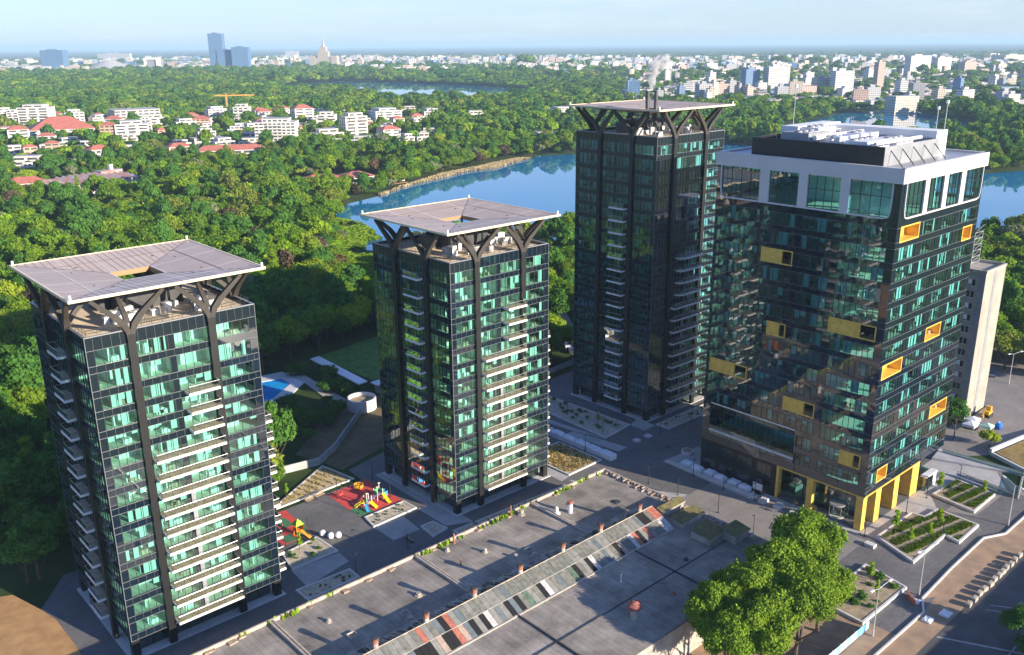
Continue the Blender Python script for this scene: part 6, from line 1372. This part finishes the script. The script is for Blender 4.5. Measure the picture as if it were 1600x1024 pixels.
def lake_pavilion():
    T = thing('lake_pavilion', 'low pavilion with wide red roofs on the lake shore', 'pavilion', (345, 574, 0)); T.rotation_euler = (0, 0, -.18); WLOC[T.name] = (0, 0, 0)
    wl = MB(); wl.box(-28, -10, 0, 4, 8, 4.2, 0); wl.box(4.1, -4, 0, 28, 12, 4.0, 0); wl.build('wall', [WALLS['c']], T)
    r = MB(); hip(r, -28, -10, 4, 8, 4.25, 4.0, 0, 1.5); r.build('roof', [REDR], T); r = MB(); hip(r, 5, -4, 27, 12, 4.45, 3.2, 0, 1.5); r.build('roof', [REDR], T)
    for k in range(7): p_ = MB(); p_.box(6+k*3.3, -7, 0, 6.4+k*3.3, -6.6, 3.4, 0); p_.build('post', [M['white']], T)
    t_ = MB(); t_.box(5, -7.4, 3.4, 28, -4.1, 3.7, 0); t_.box(5, -8, 0, 30, -4.1, .5, 0); t_.build('terrace', [M['white']], T)
    for k in range(8): wn = MB(); wn.box(-26+k*3.7, -10.06, 1, -24+k*3.7, -10, 3, 0); wn.build('window', [PANE], T)
lake_pavilion()
mb = MB(); mb.box(372, 541, .25, 384, 544.5, .6, 0)
T = thing('boat_jetty', 'small reddish jetty with white rail at the lake edge', 'jetty', (378, 543, 0)); mb.build('deck', [M['brick']], T); mb = MB(); mb.box(372, 544.6, 1.2, 384, 545, 1.9, 0); mb.build('rail', [M['white']], T)
def rusty_hall():
    T = thing('rusty_hall', 'long workshop hall under rust patched grey sheet roof', 'hall', (203, 668, 0)); T.rotation_euler = (0, 0, .32); WLOC[T.name] = (0, 0, 0)
    wl = MB(); wl.box(-32, -13, 0, 32, 13, 7, 0); wl.build('wall', [WALLS['g']], T)
    m1 = mat('rust_patched_sheet', (.50, .46, .43), .7, scale=.3, col2=(.46, .13, .07), detail=6); m2 = mat('grey_blue_sheet', (.34, .38, .42), .5, scale=.22, col2=(.46, .17, .10), detail=5)
    r = MB(); r.poly([(-33, -14, 6.2), (-18, -14, 6.2), (-18, 14, 10), (-33, 14, 10)], 0)
    for k in range(10):
        a = -18+k*5; r.poly([(a, -14, 6.2), (a+2.4, -14, 8.0), (a+2.4, 14, 11.2), (a, 14, 9.4)], 1); r.poly([(a+2.4, -14, 8.0), (a+5, -14, 6.2), (a+5, 14, 9.4), (a+2.4, 14, 11.2)], 0 if k % 3 else 1)
    r.build('roof', [m1, m2], T)
    r = MB(); r.box(14, 6, 7.2, 32, 15, 11.4, 0); r.box(24, 9, 11.4, 26.5, 11.5, 15, 1); r.build('upper_roof', [m2, M['white']], T)
rusty_hall()
T = thing('tower_crane', 'orange tower crane over the white villas', 'crane', (570, 1230, 0))
co = mat('crane_orange', (.60, .30, .06), .5); mb = MB()
for a in (-.9, .9):
    for b in (-.9, .9): mb.tube([(570+a, 1230+b, 0), (570+a, 1230+b, 34)], .22, 4, 0)
for k in range(15): mb.tube([(569.1, 1229.1, k*2.2), (570.9, 1229.1, k*2.2+2.2)], .16, 4, 0); mb.tube([(569.1, 1230.9, k*2.2+2.2), (569.1, 1229.1, k*2.2)], .16, 4, 0)
mb.build('mast', [co], T)
mb = MB(); mb.sweep([(556, 1236, 31), (604, 1212, 31)], [(1.3, 1.0)]*2, (0, 0, 1), 0); mb.tube([(570, 1230, 34), (596, 1216, 31.6)], .15, 4, 0); mb.tube([(570, 1230, 34), (557, 1236, 31.6)], .15, 4, 0); mb.build('jib', [co], T)

HAZE = 0.000075
# ------------------------------------------------------------------ the hazy city
def city_mat(name, wall, win, sx=3.6, sz=3.3, mort=.9):
    """windows in rows: a brick pattern laid over wall coordinates"""
    m = bpy.data.materials.new(name); m.use_nodes = True; t = m.node_tree; p = t.nodes['Principled BSDF']; p.inputs['Roughness'].default_value = .55
    tc = t.nodes.new('ShaderNodeTexCoord'); sp = t.nodes.new('ShaderNodeSeparateXYZ'); ad = t.nodes.new('ShaderNodeMath'); cb = t.nodes.new('ShaderNodeCombineXYZ'); b = t.nodes.new('ShaderNodeTexBrick'); b.offset = 0
    t.links.new(tc.outputs['Object'], sp.inputs[0]); t.links.new(sp.outputs[0], ad.inputs[0]); t.links.new(sp.outputs[1], ad.inputs[1]); t.links.new(ad.outputs[0], cb.inputs[0]); t.links.new(sp.outputs[2], cb.inputs[1]); t.links.new(cb.outputs[0], b.inputs['Vector'])
    b.inputs['Scale'].default_value = 1; b.inputs['Brick Width'].default_value = sx; b.inputs['Row Height'].default_value = sz; b.inputs['Mortar Size'].default_value = mort; b.inputs['Mortar Smooth'].default_value = .1
    b.inputs['Color1'].default_value = (*win, 1); b.inputs['Color2'].default_value = (*[c*1.5 for c in win], 1); b.inputs['Mortar'].default_value = (*wall, 1)
    t.links.new(b.outputs['Color'], p.inputs['Base Color']); return m
CM = [city_mat('city_white', (.62, .59, .55), (.10, .11, .13)), city_mat('city_cream', (.56, .48, .38), (.11, .11, .12)), city_mat('city_pink', (.48, .34, .28), (.10, .10, .11)), city_mat('city_grey', (.36, .36, .37), (.07, .08, .10)),
      city_mat('city_blue_glass', (.16, .24, .36), (.05, .12, .24), 4.5, 3.6, .5), city_mat('city_striped', (.66, .64, .62), (.13, .14, .16), 40, 3.3, 1.0)]
CR = [GREYR, REDR, mat('pale_city_roof', (.62, .60, .57), .8), mat('dark_city_roof', (.16, .17, .19), .8)]
def block(name, label, cat, x, y, w_, d_, h, mi, ri=0, rz=0.0, group=None, extra=None):
    mb = MB(); mb.box(-w_/2, -d_/2, 0, w_/2, d_/2, h, 0, 1)
    if extra: extra(mb, w_, d_, h)
    o = mb.build(name, [CM[mi], CR[ri]]); o.location = (x, y, 0); o.rotation_euler = (0, 0, rz); return tag(o, label, cat, group)
def top(mb, w_, d_, h): mb.box(-w_*.25, -d_*.25, h, w_*.1, d_*.25, h+4, 0, 1)
LM = [('glass_skyscraper', 'tallest blue glass skyscraper on the hazy skyline', 1745, 3805, 58, 40, 149, 4, 3, -.75), ('glass_tower', 'lower blue glass tower beside the tallest skyscraper', 1807, 3713, 70, 40, 94, 4, 3, -.75), ('glass_tower', 'stepped lower front of the tallest skyscraper', 1768, 3776, 66, 36, 84, 4, 3, -.75), ('office_block', 'dark blue glass office block far beyond the park forest', 1231, 4279, 95, 50, 88, 4, 3, -.75),
      ('white_tower', 'tall white apartment block with banded floors above lake trees', 1630, 1025, 46, 22, 50, 5, 2, -.5), ('blue_tower', 'blue grey apartment block beside the white banded one', 1601, 1066, 30, 22, 45, 4, 2, -.5), ('white_tower', 'paired white apartment blocks above the far lake bank', 1667, 905, 40, 20, 43, 5, 2, -.5), ('grey_tower', 'blue grey framed block between the white apartment blocks', 1665, 945, 34, 20, 30, 3, 3, -.5),
      ('pink_tower', 'slim pink and white tower block in the dense city', 1799, 898, 15, 15, 57, 2, 0, -.5), ('pale_tower', 'pale blue towers with white frames, first pair', 2618, 1197, 70, 25, 57, 0, 2, -.4), ('pale_tower', 'pale blue towers with white frames, second pair', 2753, 1189, 50, 25, 50, 0, 2, -.4), ('lake_apartments', 'cream terraced apartments on the far lake bank', 1261, 592, 38, 22, 24, 1, 0, -.45), ('brown_frame_block', 'unfinished orange brown block beside the lake trees', 1525, 905, 50, 20, 20, 2, 3, -.5),
      ('long_hall', 'long white exhibition hall before the hazy skyline', 1205, 4686, 240, 60, 20, 5, 2, -.75), ('low_hall', 'low cream hall under the white gate building', 1161, 3777, 76, 40, 28, 1, 2, -.7), ('white_block', 'pale twin apartment slabs on the far skyline', 3715, 6741, 99, 30, 58, 5, 2, -.8), ('white_block', 'long pale apartment slab at the hazy horizon', 2561, 7397, 270, 30, 52, 0, 2, -.9), ('factory_block', 'cream factory block far off at the horizon', 4519, 1639, 137, 60, 34, 1, 2, -.4), ('brown_block', 'pinkish apartment tower amid the dense city', 2901, 1174, 45, 25, 36, 2, 1, -.4), ('park_pavilion', 'grey flat park hall among far forest trees', 1907, 2428, 90, 30, 12, 3, 2, -.8)]
for nm, lb, a, b, w_, d_, h, mi, ri, rz in LM: block(nm, lb, 'building', a, b, w_, d_, h, mi, ri, rz, None, top if h > 25 else None)
T = thing('gate_building', 'white framed building with dark square centre', 'building', (1414, 3677, 0)); T.rotation_euler = (0, 0, -.75); WLOC[T.name] = (0, 0, 0)
mb = MB(); mb.box(-28, -15, 0, -20, 15, 50, 0); mb.box(20, -15, 0, 28, 15, 50, 0); mb.box(-28, -15, 50.01, 28, 15, 57, 0); mb.build('frame', [M['white']], T); mb = MB(); mb.box(-19.9, -10, 0, 19.9, 14, 49.9, 0); mb.build('glass_front', [CM[3]], T)
T = thing('exhibition_dome', 'wide grey pyramid roofed exhibition hall', 'hall', (1340, 3944, 0)); WLOC[T.name] = (0, 0, 0); T.rotation_euler = (0, 0, -.7)
mb = MB(); mb.cyl(0, 0, 0, 14, 92, 24, 0); mb.build('wall', [CM[3]], T); mb = MB(); mb.cyl(0, 0, 14, 46, 96, 24, 0, r1=22); mb.build('roof', [GREYR], T)
T = thing('press_palace', 'cream stepped palace with a tall central spire', 'palace', (2064, 3476, 0)); T.rotation_euler = (0, 0, -.85); WLOC[T.name] = (0, 0, 0)
mb = MB()
for a0, a1, h, d_ in ((-60, -34, 56, 30), (34, 60, 56, 30), (-33.9, 33.9, 48, 26), (-250, -60.1, 22, 24), (60.1, 240, 24, 24), (-140, -120, 40, 26), (-215, -196, 36, 26), (150, 168, 42, 26), (222, 240, 40, 26)): mb.box(a0, -d_/2, 0, a1, d_/2, h, 0)
mb.build('wall', [CM[1]], T); mb = MB(); mb.box(-22, -13.5, 48.1, 22, 13.5, 74, 0); mb.box(-13, -12, 74, 13, 12, 92, 0); mb.cyl(0, 0, 92, 104, 9, 8, 0, r1=5); mb.cyl(0, 0, 104, 134, 4, 8, 0, r1=.8); mb.build('spire', [CM[1]], T)
for a in (-130, -205, 159, 231): mb = MB(); mb.cyl(a, 0, 38, 62, 7, 8, 0, r1=.8); mb.build('side_spire', [CM[1]], T)
T = thing('ferris_wheel', 'pale ferris wheel rising from the park forest', 'ferris wheel', (2453, 2358, 0)); T.rotation_euler = (0, 0, -.85)
mb = MB(); mb.tube([(21*math.cos(k*math.pi/12), 0, 24+21*math.sin(k*math.pi/12)) for k in range(25)], .8, 5, 0)
for k in range(8): mb.tube([(0, 0, 24), (21*math.cos(k*math.pi/4), 0, 24+21*math.sin(k*math.pi/4))], .35, 4, 0)
mb.tube([(-9, 3, 0), (0, 0, 24), (9, 3, 0)], .8, 5, 0); WLOC[T.name] = (0, 0, 0); mb.build('wheel', [M['unit']], T)
rc = random.Random(99); cand = []
def city_spot():
    r = rc.random()
    if r < .52: a = R(rc.uniform(17, 41)); d = 1500+4200*rc.random()**1.5
    elif r < .76: a = R(rc.uniform(41, 58)); d = 3000+3600*rc.random()
    else: a = R(rc.uniform(56, 80)); d = 4000+4200*rc.random()
    return d*math.cos(a), d*math.sin(a), d, a
while len(cand) < 5600:
    x, y, d, a = city_spot()
    if any(inside(x, y, q) for q in (FLAKE, MLAKE)) or any((x-l[2])**2+(y-l[3])**2 < 70**2 for l in LM): continue
    tall = rc.random() < (.06 if d < 3000 else .25); h = rc.uniform(18, 32) if tall else rc.uniform(4.5, 12); w_ = rc.uniform(9, 24)*(1 if d < 3000 else 1.7); d_ = rc.uniform(8, 16)
    if rc.random() < .12: w_ *= 2.2; h = min(h, 16)
    cand.append((x, y, d, w_, d_, h, rc.choice((0, 0, 0, 1, 1, 2, 3, 3, 3, 4, 5)), rc.choice((0, 0, 0, 1, 3, 2, 3)), rc.choice((-.55, -.5, -.45, .9, -.8, -.1))))
cand.sort(key=lambda c: c[2]/(c[3]*c[5])**.5)
cn_ = ['white walled', 'cream walled', 'pinkish', 'grey', 'blue glass', 'white banded']
def cz(x, y):
    a = math.degrees(math.atan2(y, x)); return 'in the city beyond the far lake' if a < 41 else 'on the skyline behind the lakes' if a < 57 else 'on the skyline past the park forest'
for i, (x, y, d, w_, d_, h, mi, ri, rz) in enumerate(cand[:270]):
    lb = '%s %s %s' % (cn_[mi], 'apartment block' if h > 20 else 'low building', cz(x, y)); block('city_building', lb, 'building', x, y, w_, d_, h, mi, ri, rz, lb+' group', top if h > 20 else None)
mb = MB()
for x, y, d, w_, d_, h, mi, ri, rz in cand[270:]:
    c, s = math.cos(rz), math.sin(rz); q = [(x+c*a*w_/2-s*b*d_/2, y+s*a*w_/2+c*b*d_/2) for a, b in ((-1, -1), (1, -1), (1, 1), (-1, 1))]; mb.prism(q, 0, h, mi, mt=6+ri)
tag(mb.build('distant_city', CM+CR), 'hazy mass of pale buildings filling the far plain', 'city', kind='stuff')

# ------------------------------------------------------------------ air
hm = bpy.data.materials.new('haze_air'); hm.use_nodes = True; t = hm.node_tree; t.nodes.clear(); out = t.nodes.new('ShaderNodeOutputMaterial'); pv = t.nodes.new('ShaderNodeVolumePrincipled')
pv.inputs['Color'].default_value = (.56, .79, 1.0, 1); pv.inputs['Density'].default_value = HAZE; pv.inputs['Anisotropy'].default_value = 0.0; t.links.new(pv.outputs['Volume'], out.inputs['Volume'])
mb = MB(); mb.box(-43000, -43000, -1.5, 43000, 43000, 156); tag(mb.build('haze', [hm]), 'thin blue morning haze over the plain', 'haze', kind='stuff')
